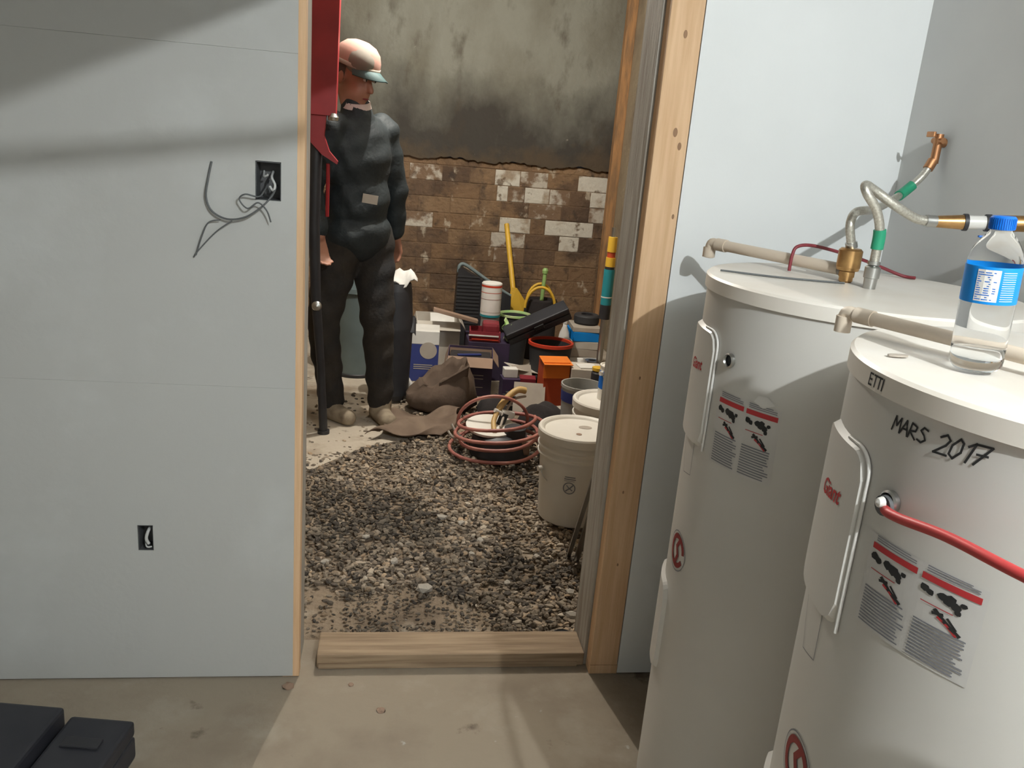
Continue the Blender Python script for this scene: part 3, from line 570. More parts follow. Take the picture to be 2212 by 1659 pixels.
for i, (x, y, s) in enumerate([(.15, 2.375, .026), (.05, 2.56, .017), (.23, 2.90, .02), (.30, 2.86, .015), (.36, 2.72, .015), (-.18, 2.55, .015), (.62, 2.36, .018), (.60, 2.22, .022), (.42, 2.42, .014), (.32, 2.62, .012), (-.05, 2.74, .013), (.55, 2.6, .014)]):
    o = proto[i] if i < 3 else proto[i % 3].copy()
    if i >= 3: COL.objects.link(o)
    o.location = (x, y, s * .45); o.scale = (s, s, s); o.rotation_euler = (0, 0, i * 1.3)
    tag(o, 'larger pale stone lying on the gravel', 'stone', 'larger stones on the gravel')
o = G().lathe([(1e-5, 0), (.020, 0), (.024, .004), (.024, .012), (.018, .016), (.014, .012), (1e-5, .011)], 24, Matrix.Diagonal((1.15, .8, 1, 1))).build('rubber_puck', RUBBER, None, (.545, 2.115, 0.004)); tag(o, 'small black ring lying behind the wooden sill', 'ring')

# ================================================================== BUCKETS
def bucket(t, r=0.150, h=0.365, rb=0.130, lid=True, m_=None, rings=True):
    m_ = m_ or BUCKET; pr = [(1e-5, .0), (rb - .006, 0), (rb, .006), (r - .006, h - .10)]
    if rings: pr += [(r + .004, h - .098), (r + .004, h - .092), (r - .004, h - .088), (r - .004, h - .072), (r + .005, h - .07), (r + .005, h - .062), (r - .003, h - .058)]
    pr += [(r - .002, h - .03)]
    G().lathe(pr, 56).build('pail', m_, t)
    if lid:
        G().lathe([(r + .003, h - .035), (r + .008, h - .033), (r + .009, h - .004), (r + .005, h + .002), (r - .004, h + .003), (r - .012, h - .002), (r - .018, h - .009), (1e-5, h - .008)], 56).build('lid', m_, t)
def bail(t, r, z, drop, ang, m_=STEEL):
    pts = [(r * math.cos(a), 0, 0) for a in ()]
    for q in np.linspace(0, PI, 17): pts.append((r * math.cos(q), -drop * math.sin(q) * .45 - .004, -drop * math.sin(q) * .9))
    for s in (-1, 1): G().cyl((s * (r - .01), 0, 0), (s * (r + .010), 0, 0), .010).build('bail_lug', BUCKET, t).matrix_local = Matrix.Translation((0, 0, z)) @ rotz(ang)
    G().tube([Vector(p) + Vector((0, 0, 0)) for p in pts], .002, 6).build('wire_bail', m_, t).matrix_local = Matrix.Translation((0, 0, z)) @ rotz(ang)
t = thing('white_bucket', 'white lidded bucket standing on the gravel, dark smudge on its lid', 'bucket', (0.742, 2.96, 0.0)); bucket(t)
bail(t, .156, .215, .10, math.radians(18))
G().lathe([(1e-5, 0), (.026, 0), (.026, .0006), (1e-5, .0006)], 20, Matrix.Translation((.03, .03, .3574)) @ Matrix.Diagonal((1.0, .75, 1, 1))).build('lid_smudge', PAPERG, t); G().lathe([(1e-5, 0), (.011, 0), (.011, .0006), (1e-5, .0006)], 16, Matrix.Translation((-.012, -.05, .3574))).build('lid_spot', KRAFT, t)
wr = Wrap(-110, .17, .1415)
wr.stroke([(.022 * math.cos(q), .022 * math.sin(q)) for q in np.linspace(0, 2 * PI, 25)], .004); wr.stroke([(-.012, -.012), (.004, .002), (.013, .013)], .005).stroke([(-.010, .010), (.0, .0), (.012, -.008)], .004)
wr.rect(-.022, .022, .034, .038).rect(-.020, .020, .042, .046).rect(-.022, .018, .028, .030).build('printed_symbol', GREYP, t)
t = thing('white_bucket', 'white lidded bucket carrying the small paint can', 'bucket', (0.955, 3.34, 0.0)); bucket(t)
t = thing('paint_can', 'small white paint can with blue label on a bucket lid', 'can', (0.965, 3.38, 0.3575)); G().lathe([(1e-5, 0), (.054, 0), (.054, .145), (.056, .147), (.056, .152), (.050, .152), (.048, .148), (1e-5, .148)], 40).build('can_body', BUCKET, t)
G().lathe([(.0546, .05), (.0548, .051), (.0548, .128), (.0546, .129)], 40).build('blue_label', BLUEC, t); Wrap(-95, .09, .0552).rect(-.016, .03, -.03, .03).build('label_panel', PAPER, t); bail(t, .056, .12, .07, .4)
t = thing('clear_pail', 'cloudy plastic pail with navy band behind the white buckets', 'pail', (0.93, 3.74, 0.0)); G().lathe([(1e-5, 0), (.085, 0), (.10, .30), (.104, .302), (.104, .316), (.097, .316), (.084, .02), (1e-5, .02)], 40).build('pail_wall', CLEARP, t); G().lathe([(.0985, .235), (.0993, .236), (.1018, .285), (.1012, .286)], 40).build('navy_band', NAVY, t)

# ================================================================== HOSE COIL AND PUMP
t = thing('coiled_hose', 'red-brown hose coiled in loose loops around the black pump', 'hose', (0.525, 3.60, 0))
P = []
for k in range(0, 4 * 28 + 1):
    q = 2 * PI * k / 28; R_ = .205 + .022 * math.sin(q * .37 + 1) - .008 * (k // 28); P.append((R_ * math.cos(q) * 1.02 + .008 * math.sin(3 * q), R_ * math.sin(q) * .92, .018 + .040 * k / 28 + .016 * math.sin(q * 1.0 + k * .02)))
G().tube(P, .0085, 8).build('hose_loops', HOSE, t)
G().tube([(.165 * math.cos(q) - .02, .10 - .05 * math.sin(q), .13 + .135 * math.sin(q)) for q in np.linspace(-.25, PI + .25, 26)], .008, 8).build('upright_loop', HOSE, t)
G().tube(smooth_path([(-.03, -.06, .13), (-.03, .0, .16), (.0, .05, .21), (.04, .08, .255), (.085, .10, .285), (.125, .11, .28)], 6), [.012] * 12 + [.016] * 19, 10).build('tan_hose_end', TAN, t)
G().tube(smooth_path([(.0, -.02, .14), (.03, .05, .19), (.07, .09, .24), (.13, .12, .25)], 6), .006, 8).build('pale_hose', PAPERG, t)
for (x, y, z, dx, dz) in ((-.235, .02, .10, .05, -.05), (-.22, .03, .13, .06, -.07)): G().tube(smooth_path([(x, y, z), (x + dx * .3, y - .01, z + dz * .4), (x + dx, y - .02, z + dz)], 4), .006, 8).build('hose_tail', PAPERG, t)
t = thing('sump_pump', 'black pump with white bucket lid inside the hose coil', 'pump', (0.53, 3.60, 0.0))
G().lathe([(1e-5, .0), (.135, 0), (.14, .02), (.125, .10), (.10, .115), (1e-5, .118)], 32).build('pump_body', BLACK, t); G().lathe([(1e-5, 0), (.11, 0), (.115, .006), (.115, .014), (1e-5, .016)], 32, Matrix.Translation((-.045, .02, .122)) @ Matrix.Rotation(.12, 4, 'X')).build('white_lid', BUCKET, t)
G().lathe([(1e-5, .11), (.05, .11), (.05, .15), (.03, .16), (1e-5, .16)], 20, Matrix.Translation((.06, -.05, 0))).build('pump_motor', RUBBER, t); G().cyl((.0, .04, .19), (.06, .07, .17), .017, .020).cyl((-.03, .03, .205), (.0, .04, .19), .010).build('white_fitting', TUBW, t)
G().cyl((.0, .035, .13), (.02, .045, .185), .02).build('fitting_post', RUBBER, t); G().box(.06, .13, -.09, -.02, .03, .10, bev=.01).build('brown_housing', KRAFT, t)

# ================================================================== FLASHING STRIPS, SACK, TARP, CLOTH
for i, (dx, w_) in enumerate(((0, .016), (.022, .02), (.046, .014))):
    a = Vector((.662 + dx, 2.60 - .03 * i, .008)); b = Vector((.612 + dx * .7, 2.140, .60 - .03 * i)); T = Matrix.Translation(a) @ (b - a).to_track_quat('Z', 'Y').to_matrix().to_4x4()
    o = G().box(-w_ / 2, w_ / 2, -.0015, .0015, 0, (b - a).length, T).box(-w_ / 2, -w_ / 2 + .002, -.008, 0, 0, (b - a).length, T).build('metal_strip', STEEL)
    tag(o, 'long thin metal angle leaning behind the right door frame', 'metal strip', 'metal angles by the door frame')
def sheet(name, m_, fn, nx, ny, th, parent=None):
    g = G(); vs = []
    for s in (0, 1):
        for i in range(nx + 1):
            for j in range(ny + 1): x, y, z = fn(i / nx, j / ny); vs.append((x, y, z + (th if s else 0)))
    N_ = (nx + 1) * (ny + 1); fs = []
    for i in range(nx):
        for j in range(ny):
            a = i * (ny + 1) + j; q = (a, a + ny + 1, a + ny + 2, a + 1); fs += [q[::-1], tuple(k + N_ for k in q)]
    for i in range(nx):
        for j in (0, ny): a = i * (ny + 1) + j; b = a + ny + 1; fs.append((a, b, b + N_, a + N_))
    for j in range(ny):
        for i in (0, nx): a = i * (ny + 1) + j; b = a + 1; fs.append((a, b, b + N_, a + N_))
    return g.add(vs, fs, True).build(name, m_, parent)
rg = random.Random(4)
hx = lambda x, y: .014 * math.sin(9 * x + 4 * y) + .012 * math.sin(17 * x - 13 * y + 1) + .008 * math.sin(31 * y + 11 * x)
o = sheet('brown_tarp', TARP, lambda u, v: (.05 - .14 * (1 - v) + .36 * u + .03 * math.sin(5 * v), 3.70 + .34 * v + .08 * u - .05 * u * v + .03 * math.sin(9 * u), .012 + max(0, .018 + hx(u * .6, v * .5)) + .03 * u * v), 26, 18, .004); tag(o, 'crumpled brown tarp on the floor in front of the sack', 'tarp')
t = thing('brown_sack', 'slumped dark brown sack with a twisted open top', 'sack', (.292, 4.27, 0.001)); g = G(); n = 40; prof = [(0, .001), (.150, .002), (.185, .03), (.187, .08), (.172, .13), (.145, .165), (.125, .19), (.12, .20), (.10, .17), (.06, .10), (0, .08)]
vs = []; fs = []
for j, (r, z) in enumerate(prof):
    for k in range(n):
        a = 2 * PI * k / n; f_ = 1 + (.05 * math.sin(5 * a + j) + .03 * math.sin(11 * a + 2 * j)) * (z > .02); zz = z * (1 + .35 * math.cos(a - .3) * (z > .1)) + .012 * math.sin(7 * a) * (z > .1)
        vs.append((max(r, 1e-4) * f_ * math.cos(a), max(r, 1e-4) * f_ * .85 * math.sin(a), zz))
for j in range(len(prof) - 1):
    for k in range(n): k2 = (k + 1) % n; fs.append((j * n + k, j * n + k2, (j + 1) * n + k2, (j + 1) * n + k))
g.add(vs, fs, True).build('sack_body', SACK, t); sheet('loose_flap', SACK, lambda u, v: (-.02 + .15 * u, -.12 + .05 * v * u, .16 + .10 * u + .02 * math.sin(6 * v) - .05 * v), 10, 6, .004, t)
o = sheet('black_cloth', DKCLOTH, lambda u, v: (.70 + .25 * u + .02 * math.sin(8 * v), 3.93 + .22 * v, .006 + .11 * math.sin(PI * u) ** .7 * math.sin(PI * v) ** .7 + .012 * math.sin(14 * u + 9 * v) * math.sin(PI * u) * math.sin(PI * v)), 18, 14, .004); tag(o, 'heap of black cloth behind the hose coil', 'cloth')
# ================================================================== BOXES AND THINGS IN THE PILE
def carton(name, label, x0, x1, y0, y1, z0, h, m_, rz=0, open_=False, flap=None, th=.004):
    cx_, cy_ = (x0 + x1) / 2, (y0 + y1) / 2; t = thing(name, label, 'box', (cx_, cy_, z0), rz); a, b = (x1 - x0) / 2, (y1 - y0) / 2
    if not open_: G().box(-a, a, -b, b, 0.0005, h, bev=.003).build('carton_body', m_, t)
    else:
        G().box(-a, a, -b, b, .0005, th).box(-a, a, -b, -b + th, th, h).box(-a, a, b - th, b, th, h).box(-a, -a + th, -b + th, b - th, th, h).box(a - th, a, -b + th, b - th, th, h).build('carton_body', m_, t)
        f = flap or m_
        for (T, L_, W_) in ((Matrix.Translation((0, -b, h)) @ Matrix.Rotation(-2.45, 4, 'X'), a, .07), (Matrix.Translation((a, 0, h)) @ rotz(PI / 2) @ Matrix.Rotation(-2.2, 4, 'X'), b, .06), (Matrix.Translation((-a, 0, h)) @ rotz(-PI / 2) @ Matrix.Rotation(-1.9, 4, 'X'), b, .06), (Matrix.Translation((0, b, h)) @ rotz(PI) @ Matrix.Rotation(-1.5, 4, 'X'), a, .06)):
            G().box(-L_ + .002, L_ - .002, 0, W_, 0, .003, T).build('flap', f, t)
    return t, a, b
t, a, b = carton('navy_carton', 'tall navy and white carton beside the brown sack', .135, .30, 4.74, 4.93, 0, .225, NAVY, -.05)
G().box(-a - .0005, a + .0005, -b - .0005, b + .0005, .226, .305, bev=.003).build('white_upper_part', PAPER, t); G().lathe([(1e-5, 0), (.05, 0), (.05, .001), (1e-5, .001)], 28, Matrix.Translation((.022, -b - .0005, .19)) @ Matrix.Rotation(PI / 2, 4, 'X')).build('pale_round_print', PAPERG, t)
g = G(); [g.box(-.06, .05, -b - .0012, -b - .0004, z, z + .005) for z in (.10, .088, .076)]; g.build('printed_lines', PAPERG, t)
t, a, b = carton('pale_carton', 'pale open carton behind the navy carton', .17, .44, 5.05, 5.33, 0, .30, CARTON, .0, True)
G().box(-.05, .10, -.16, -.03, .30, .306, Matrix.Rotation(.5, 4, 'X') @ Matrix.Translation((0, .16, .0))).build('paper_sheet', PAPER, t)
t, a, b = carton('purple_carton', 'dark purple open carton with pale brown flaps', .345, .60, 4.50, 4.76, 0, .225, PURP, -.10, True, KRAFT)
G().box(-a + .01, a - .01, -b + .01, b - .01, .12, .20, bev=.01).build('dark_contents', DKCLOTH, t); G().box(-.08, .06, -.02, .0, .205, .212, rotz(.3)).build('blue_packet', NAVY, t)
g = G(); [g.box(-.10, .08, -b - .001, -b, z, z + .004) for z in (.12, .10, .05)]; g.build('printed_lines', PAPERG, t)
carton('dark_carton', 'plain dark carton under the red tray and the jar', .475, .725, 4.82, 5.12, 0, .235, PURP, .0)
t = thing('red_tray', 'dark red plastic tool tray on the dark carton', 'tray', (.570, 4.915, .2365), -.08); G().box(-.085, .10, -.085, .085, 0, .012, bev=.003).box(-.085, .10, -.085, -.077, .012, .06).box(-.085, .10, .077, .085, .012, .06).box(-.085, -.077, -.077, .077, .012, .06).box(.092, .10, -.077, .077, .012, .06).build('tray_body', REDT, t); G().box(-.01, .095, -.06, .06, .03, .11, bev=.02).build('red_lump', REDT, t)
G().box(-.09, .09, -.095, -.087, .035, .042).build('pale_rim', PAPER, t); G().box(-.07, .09, -.092, -.086, .012, .018).build('red_rim', REDB, t)
o = G().box(-.14, .14, -.03, .03, 0, .02, Matrix.Rotation(.22, 4, 'Y'), bev=.003).build('brown_plank', KRAFT, None, (.40, 5.0, .345)); tag(o, 'short brown plank laid from the pale carton to the red tray', 'plank')
t = thing('clear_jar', 'cloudy jar holding up the striped can', 'jar', (.622, 5.06, .2365)); G().lathe([(1e-5, 0), (.055, 0), (.058, .01), (.058, .11), (1e-5, .112)], 32).build('jar_wall', CLEARP, t)
t = thing('striped_can', 'tall white can with red bands and a green foot', 'can', (.62, 5.06, .350)); G().lathe([(1e-5, .0), (.063, 0), (.063, .205), (.058, .21), (.050, .208), (1e-5, .206)], 36).build('can_body', PAPER, t)
for z, hh, m_ in ((.185, .012, REDB), (.15, .003, REDB), (.11, .002, REDT), (.0, .014, TEAL), (.03, .002, PAPERG)): G().lathe([(.0632, z), (.0637, z), (.0637, z + hh), (.0632, z + hh)], 36).build('band', m_, t)
t = thing('black_suitcase', 'black ribbed case with grey tube handle against the brick wall', 'case', (.62, 5.55, 0)); 
G().prism([(-.19, .003), (.19, .003), (.185, .40), (-.02, .50), (-.165, .575), (-.18, .56)], -.07, .07, Matrix.Rotation(PI / 2, 4, 'X')).build('case_shell', BLACK, t)
for k in range(14): G().box(-.185, -.03, -.0745, -.0695, .20 + k * .024, .210 + k * .024, bev=.001).build('rib', RUBBER, t)
G().tube(smooth_path([(-.175, -.04, .54), (-.17, -.04, .585), (-.13, -.04, .59), (0, -.04, .51), (.13, -.04, .43), (.185, -.04, .40)], 6), .012, 10).build('tube_handle', BINM, t)
t = thing('yellow_shovel', 'yellow plastic shovel leaning on the brick wall', 'shovel', (.86, 5.60, 0)); a = Vector((-.02, .02, .40)); b = Vector((-.07, .28, .84)); G().tube([a, b], .018, 12).build('handle', YEL, t)
G().add([(-.04 , .02, .44), (.0, .0, .44), (.10, -.04, .30), (.12, -.05, .02), (-.03, -.03, .02), (-.05, .0, .30), (-.04, .028, .44), (.0, .008, .44), (.10, -.03, .30), (.12, -.04, .02), (-.03, -.02, .02), (-.05, .01, .30)], [(0, 1, 2, 3, 4, 5), (11, 10, 9, 8, 7, 6), (0, 6, 7, 1), (1, 7, 8, 2), (2, 8, 9, 3), (3, 9, 10, 4), (4, 10, 11, 5), (5, 11, 6, 0)]).build('blade', YEL, t)
t = thing('tote_bag', 'dark tote bag with yellow straps and a light green handle sticking out', 'bag', (1.0, 5.42, 0)); G().lathe([(1e-5, 0.001), (.10, .001), (.115, .10), (.11, .40), (.104, .41), (.10, .39), (1e-5, .36)], 24, Matrix.Diagonal((1, .7, 1, 1))).build('bag_body', DKCLOTH, t)
for (x, y, w_) in ((-.02, -.085, .10), (-.0, .06, .09)): G().tube([(x + w_ * math.cos(q), y, .36 + .14 * math.sin(q)) for q in np.linspace(0, PI, 15)], .010, 8).build('strap', YEL, t)
G().tube([(.0, .0, .30), (.01, 0, .58)], .013, 10).lathe([(1e-5, .58), (.018, .58), (.02, .60), (.012, .615), (1e-5, .616)], 14, Matrix.Translation((.01, 0, 0))).build('green_handle', LGREEN, t)
t = thing('dark_pail', 'dark pail with a red rim under the long black case', 'pail', (.965, 4.78, 0)); G().lathe([(1e-5, 0.001), (.105, .001), (.13, .255), (.122, .255), (.10, .03), (1e-5, .03)], 40).build('pail_wall', RUBBER, t); G().lathe([(.129, .252), (.136, .254), (.136, .272), (.128, .274), (.122, .27), (.122, .252)], 40).build('red_rim', REDB, t)
t = thing('long_case', 'long black tool case lying tilted across the dark pail', 'case', (.885, 4.86, .36)); T = Matrix.Rotation(-math.radians(27), 4, 'Y') @ Matrix.Rotation(.35, 4, 'X'); G().box(-.205, .205, -.05, .06, -.04, .004, T, bev=.008).build('case_base', DKBOX, t); G().box(-.205, .205, -.05, .06, .007, .042, T, bev=.008).build('case_lid', DKBOX, t)
G().box(-.03, .03, -.056, -.049, -.012, .016, T, bev=.002).build('latch', RUBBER, t)
o = sheet('crumpled_paper', YG, lambda u, v: (.685 + .06 * u + .01 * math.sin(9 * v), 4.855 + .03 * math.sin(7 * u) + .05 * v, .2375 + .12 * v * (1 - .4 * u) + .012 * math.sin(11 * u + 5 * v) + .012), 10, 10, .003); tag(o, 'crumpled yellow-green paper beside the red tray', 'paper')
for (lab, loc, s, rx, rz, m_) in (('grey cardboard sheet leaning in front of the dark pail', (.80, 4.58, .0), (.12, .17), -.55, .25, PAPERG), ('grey cardboard sheet behind the black cloth', (.76, 4.20, .0), (.17, .17), -.45, -.12, PAPERG), ('pale paper sheet beside the orange carton', (.905, 4.08, .0), (.11, .10), -.9, .3, CARTON)):
    o = G().box(-s[0] / 2, s[0] / 2, 0, .004, 0, s[1], Matrix.Rotation(rx, 4, 'X')).build('card_sheet', m_, None, (loc[0], loc[1], .003)); o.rotation_euler = (0, 0, rz); tag(o, lab, 'cardboard')
carton('dark_parts_box', 'small dark parts box in front of the purple carton flaps', .635, .735, 4.40, 4.50, 0, .135, PURP, .05); t, a, b = carton('white_parts_box', 'small white box on top of the dark parts box', .645, .722, 4.42, 4.485, .136, .05, PAPER, .05)
t, a, b = carton('orange_carton', 'bright orange carton with a lifted flap', .835, .955, 4.26, 4.40, 0, .275, ORANGED, .08); G().box(-a - .01, a + .03, -.06, b, .277, .281, Matrix.Rotation(.12, 4, 'X')).build('lifted_flap', ORANGE, t); G().box(-a - .008, a + .02, -b - .003, -b, .19, .28, bev=.001).build('orange_front_flap', ORANGE, t)
t, a, b = carton('white_flat_carton', 'white flat carton beside the orange carton', .99, 1.16, 4.22, 4.38, 0, .255, CARTON, -.1); G().box(-.05, .05, -.06, .03, .256, .262, rotz(.2)).build('white_card', PAPER, t)
zz = 0
for (h_, m_, lab, w_) in ((.07, CARTON, 'pale flat box at the bottom of the stack below the cable roll', .10), (.05, PAPER, 'white flat box second from the bottom of the stack below the cable roll', .095), (.05, PAPERG, 'grey flat box in the middle of the stack below the cable roll', .10), (.05, CARTON, 'pale flat box under the bright blue box', .092), (.06, BLUE, 'bright blue flat box under the silver-topped one', .095), (.03, PAPERG, 'grey flat box on top of the bright blue box', .09)):
    o = G().box(-w_, w_, -.11, .11, .0004, h_, bev=.003).build('flat_box', m_, None, (1.245, 5.13, zz)); o.rotation_euler = (0, 0, random.uniform(-.06, .06)); tag(o, lab, 'box'); zz += h_ + .0005
t = thing('cable_roll', 'black roll of cable on top of the stack of flat boxes', 'roll', (1.26, 5.16, zz)); G().lathe([(.040, .0), (.075, 0), (.082, .012), (.082, .05), (.075, .06), (.040, .06), (.040, 0)], 32).build('cable_winding', RUBBER, t); G().lathe([(.036, 0.0005), (.0398, .0005), (.0398, .062), (.036, .062), (.036, .0005)], 24).build('roll_core', BLACK, t)
t = thing('spray_bottle', 'white spray bottle beside the stack of flat boxes', 'bottle', (1.10, 5.05, 0)); G().lathe([(1e-5, .0), (.034, .0), (.038, .01), (.038, .22), (.030, .27), (.014, .31), (.014, .33), (1e-5, .33)], 28, sharp=False).build('bottle_body', PAPER, t); G().lathe([(1e-5, .328), (.016, .328), (.016, .352), (1e-5, .354)], 16).box(-.05, .02, -.009, .009, .352, .372, bev=.003).build('spray_head', TUBW, t)
t, a, b = carton('red_toolbox', 'low dark red toolbox in front of the flat boxes', 1.12, 1.30, 4.70, 4.84, 0, .12, REDT, .05); G().box(-.04, .04, -.01, .01, .121, .14, bev=.006).build('handle', BLACK, t); G().lathe([(1e-5, 0), (.03, .0), (.034, .02), (.02, .05), (1e-5, .055)], 12, Matrix.Translation((-.05, .03, .12))).build('white_rag', PAPER, t)
t = thing('telescopic_prop', 'upright orange and teal telescopic prop behind the right door frame', 'prop', (1.178, 4.42, 0))
G().cyl((0, 0, .0), (0, 0, .58), .017).lathe([(1e-5, 0), (.05, 0), (.05, .006), (1e-5, .006)], 20).build('lower_rod', STEEL, t); G().cyl((0, 0, .50), (0, 0, .58), .030).build('black_collar', BLACK, t); G().cyl((0, 0, .58), (0, 0, .775), .030).build('teal_tube', TEAL, t); G().cyl((0, 0, .62), (0, 0, .626), .031).build('pale_ring', PAPER, t)
G().cyl((0, 0, .775), (0, 0, .79), .026).build('dark_ring', BLACK, t); G().cyl((0, 0, .79), (0, 0, .84), .027).build('orange_grip', YEL, t); G().cyl((0, 0, .84), (0, 0, .87), .022).build('rust_grip', ORANGED, t); G().cyl((0, 0, .87), (0, 0, .95), .025).build('orange_top', YEL, t); G().cyl((0, 0, .95), (0, 0, 1.0), .012).build('top_pin', STEEL, t)
t = thing('black_canister', 'black canister with orange cap beside the telescopic prop', 'canister', (1.10, 4.12, 0)); G().lathe([(1e-5, 0), (.036, 0), (.036, .27), (.026, .285), (1e-5, .286)], 24).build('canister_body', BLACK, t); G().lathe([(1e-5, .284), (.034, .284), (.034, .30), (1e-5, .302)], 24).build('orange_cap', YEL, t)
# more odds and ends wedged into the pile
t = thing('black_tub', 'black tub with a yellowish rim behind the jar', 'tub', (.80, 5.22, 0)); G().lathe([(1e-5, .001), (.08, .001), (.10, .33), (.094, .33), (.078, .03), (1e-5, .03)], 32).build('tub_wall', RUBBER, t); G().lathe([(.099, .326), (.106, .328), (.106, .34), (.098, .342), (.093, .326)], 32).build('rim', YG, t)
o = G().tube([(.085 * math.cos(q) * (1 + .08 * math.sin(q * .7)), .07 * math.sin(q), .012 + .011 * q / 6.28 + .006 * math.sin(3 * q)) for q in np.linspace(0, 6.28 * 6, 110)], .009, 7).build('cable_heap', BLACK, None, (.785, 4.69, 0)); tag(o, 'heap of thick black cable beside the dark carton', 'cable')
for (x, y, rz, lab) in ((.665, 4.27, .2, 'black battery pack beside the black duffel bag'), (.755, 4.33, -.3, 'black battery pack in front of the maroon box')):
    t = thing('battery_pack', lab, 'battery', (x, y, 0), rz); G().box(-.036, .036, -.03, .03, .0005, .085, bev=.006).build('pack_body', BLACK, t); G().box(-.03, .03, -.0315, -.029, .03, .038).build('grey_stripe', PAPERG, t); G().box(-.022, .022, -.02, .02, .086, .10, bev=.003).build('terminal', RUBBER, t)
t, a, b = carton('maroon_box', 'small maroon box in front of the grey cardboard sheet', .745, .835, 4.44, 4.52, 0, .13, REDT, -.1); G().box(-a, a, -b - .001, -b, .08, .09).build('pale_stripe', PAPERG, t)
o = sheet('duffel_bag', DKCLOTH, lambda u, v: (.485 + .16 * u, 4.08 + .20 * v, .004 + .10 * math.sin(PI * u) ** .5 * math.sin(PI * v) ** .5 + .010 * math.sin(12 * u) * math.sin(PI * v) * math.sin(PI * u)), 18, 14, .004); tag(o, 'slumped black duffel bag between the sack and the battery packs', 'bag')
o = G().box(-.09, .09, -.06, .06, 0, .004, Matrix.Rotation(.25, 4, 'Y')).build('card_sheet', CARTON, None, (.785, 4.70, .118)); o.rotation_euler = (.1, 0, .5); tag(o, 'pale card lying on the heap of black cable', 'cardboard')
t = thing('tape_roll', 'silver roll of tape lying on the low red toolbox', 'tape', (1.23, 4.78, .1215)); G().lathe([(.024, 0), (.045, 0), (.045, .045), (.024, .045), (.024, 0)], 28).build('tape_winding', STEEL, t)
o = G().tube(smooth_path([(0, 0, .008), (.05, .03, .01), (.09, -.02, .012), (.03, -.05, .016), (-.02, -.02, .02), (.02, .04, .022), (.08, .03, .012), (.13, .0, .008)], 6), .006, 7).build('extension_cord', YEL, None, (.87, 5.0, .0)); tag(o, 'tangled yellow cord on the slab beside the dark pail', 'cord')
# bins behind the man
t = thing('grey_bin', 'tall grey-teal bin standing behind the man', 'bin', (-.185, 4.88, 0)); G().lathe([(1e-5, 0.001), (.125, .001), (.130, .012), (.128, .02), (.155, .50), (.163, .502), (.163, .53), (.154, .53), (.125, .03), (1e-5, .03)], 44).build('bin_wall', BINM, t); G().lathe([(.131, .0), (.135, .004), (.135, .018), (.131, .022)], 44).build('foot_ring', BLACK, t)
t = thing('black_bin', 'black bin bag stand with crumpled white paper on top', 'bin', (.035, 4.41, 0)); G().lathe([(1e-5, .001), (.075, .001), (.085, .03), (.095, .40), (.082, .60), (.075, .64), (.06, .62), (1e-5, .60)], 22).build('bag', BLACK, t); sheet('bag_fold', BLACK, lambda u, v: (.05 + .06 * u, -.05 + .05 * v, .42 + .08 * v - .06 * u + .01 * math.sin(9 * u)), 6, 6, .004, t)
o = sheet('crumpled_paper', PAPER, lambda u, v: (-.05 + .19 * u, 4.34 + .12 * v, .648 + .04 * math.sin(PI * v) + .022 * math.sin(8 * u + 5 * v) + .012 * math.sin(17 * u)), 10, 8, .004); tag(o, 'crumpled white paper on top of the black bin', 'paper')
t = thing('white_funnel', 'white plastic funnel lying beside the brown sack', 'funnel', (.10, 4.52, .048)); T = Matrix.Rotation(PI / 2 + .35, 4, 'Y') @ Matrix.Rotation(.3, 4, 'X'); G().lathe([(.048, .0), (.050, .0), (.016, .055), (.010, .085), (.008, .085), (.014, .055), (.048, 0)], 28, T).build('cone', TUBW, t)

# ================================================================== RED STAND
t = thing('red_prop_stand', 'red painted steel stand on a black leg just inside the doorway', 'stand', (-.29, 3.80, 0))
O = lambda x, y, z: (x + .29, y - 3.80, z)
G().add([O(-.352, 3.60, 1.44), O(-.246, 3.60, 1.44), O(-.234, 3.60, 2.2), O(-.358, 3.60, 2.2), O(-.352, 3.68, 1.44), O(-.246, 3.68, 1.44), O(-.234, 3.68, 2.2), O(-.358, 3.68, 2.2)], [(0, 1, 2, 3), (4, 7, 6, 5), (0, 4, 5, 1), (1, 5, 6, 2), (2, 6, 7, 3), (3, 7, 4, 0)]).build('red_panel', REDS, t)
G().prism([(-.352, 1.44), (-.285, 1.44), (-.292, 1.36), (-.27, 1.30), (-.235, 1.262), (-.238, 1.25), (-.30, 1.285), (-.345, 1.33)], -3.66, -3.62, Matrix.Translation((.29, -3.80, 0)) @ Matrix.Rotation(PI / 2, 4, 'X')).build('curved_bracket', REDS, t)
G().tube([O(-.275, 3.64, 1.25), O(-.278, 3.68, 1.03)], .008, 8).build('red_rod', REDS, t); G().lathe([(1e-5, 0), (.02, .002), (.022, .015), (.012, .03), (1e-5, .032)], 14, Matrix.Translation(O(-.255, 3.61, 1.42))).build('clamp', STEEL, t)
G().tube([O(-.325, 3.66, 1.36), O(-.332, 3.68, 1.0), O(-.322, 3.70, .68), O(-.30, 3.76, .35), O(-.285, 3.80, .01)], [.026, .024, .022, .018, .020], 12).build('black_leg', BLACK, t); G().lathe([(1e-5, 0), (.016, .0), (.022, .006), (.018, .014), (1e-5, .018)], 16, Matrix.Translation(O(-.315, 3.68, .64)) @ Matrix.Rotation(PI / 2, 4, 'X')).build('silver_knob', STEEL, t)
G().cyl(O(-.285, 3.80, 0.001), O(-.285, 3.80, .02), .028).build('foot', BLACK, t)

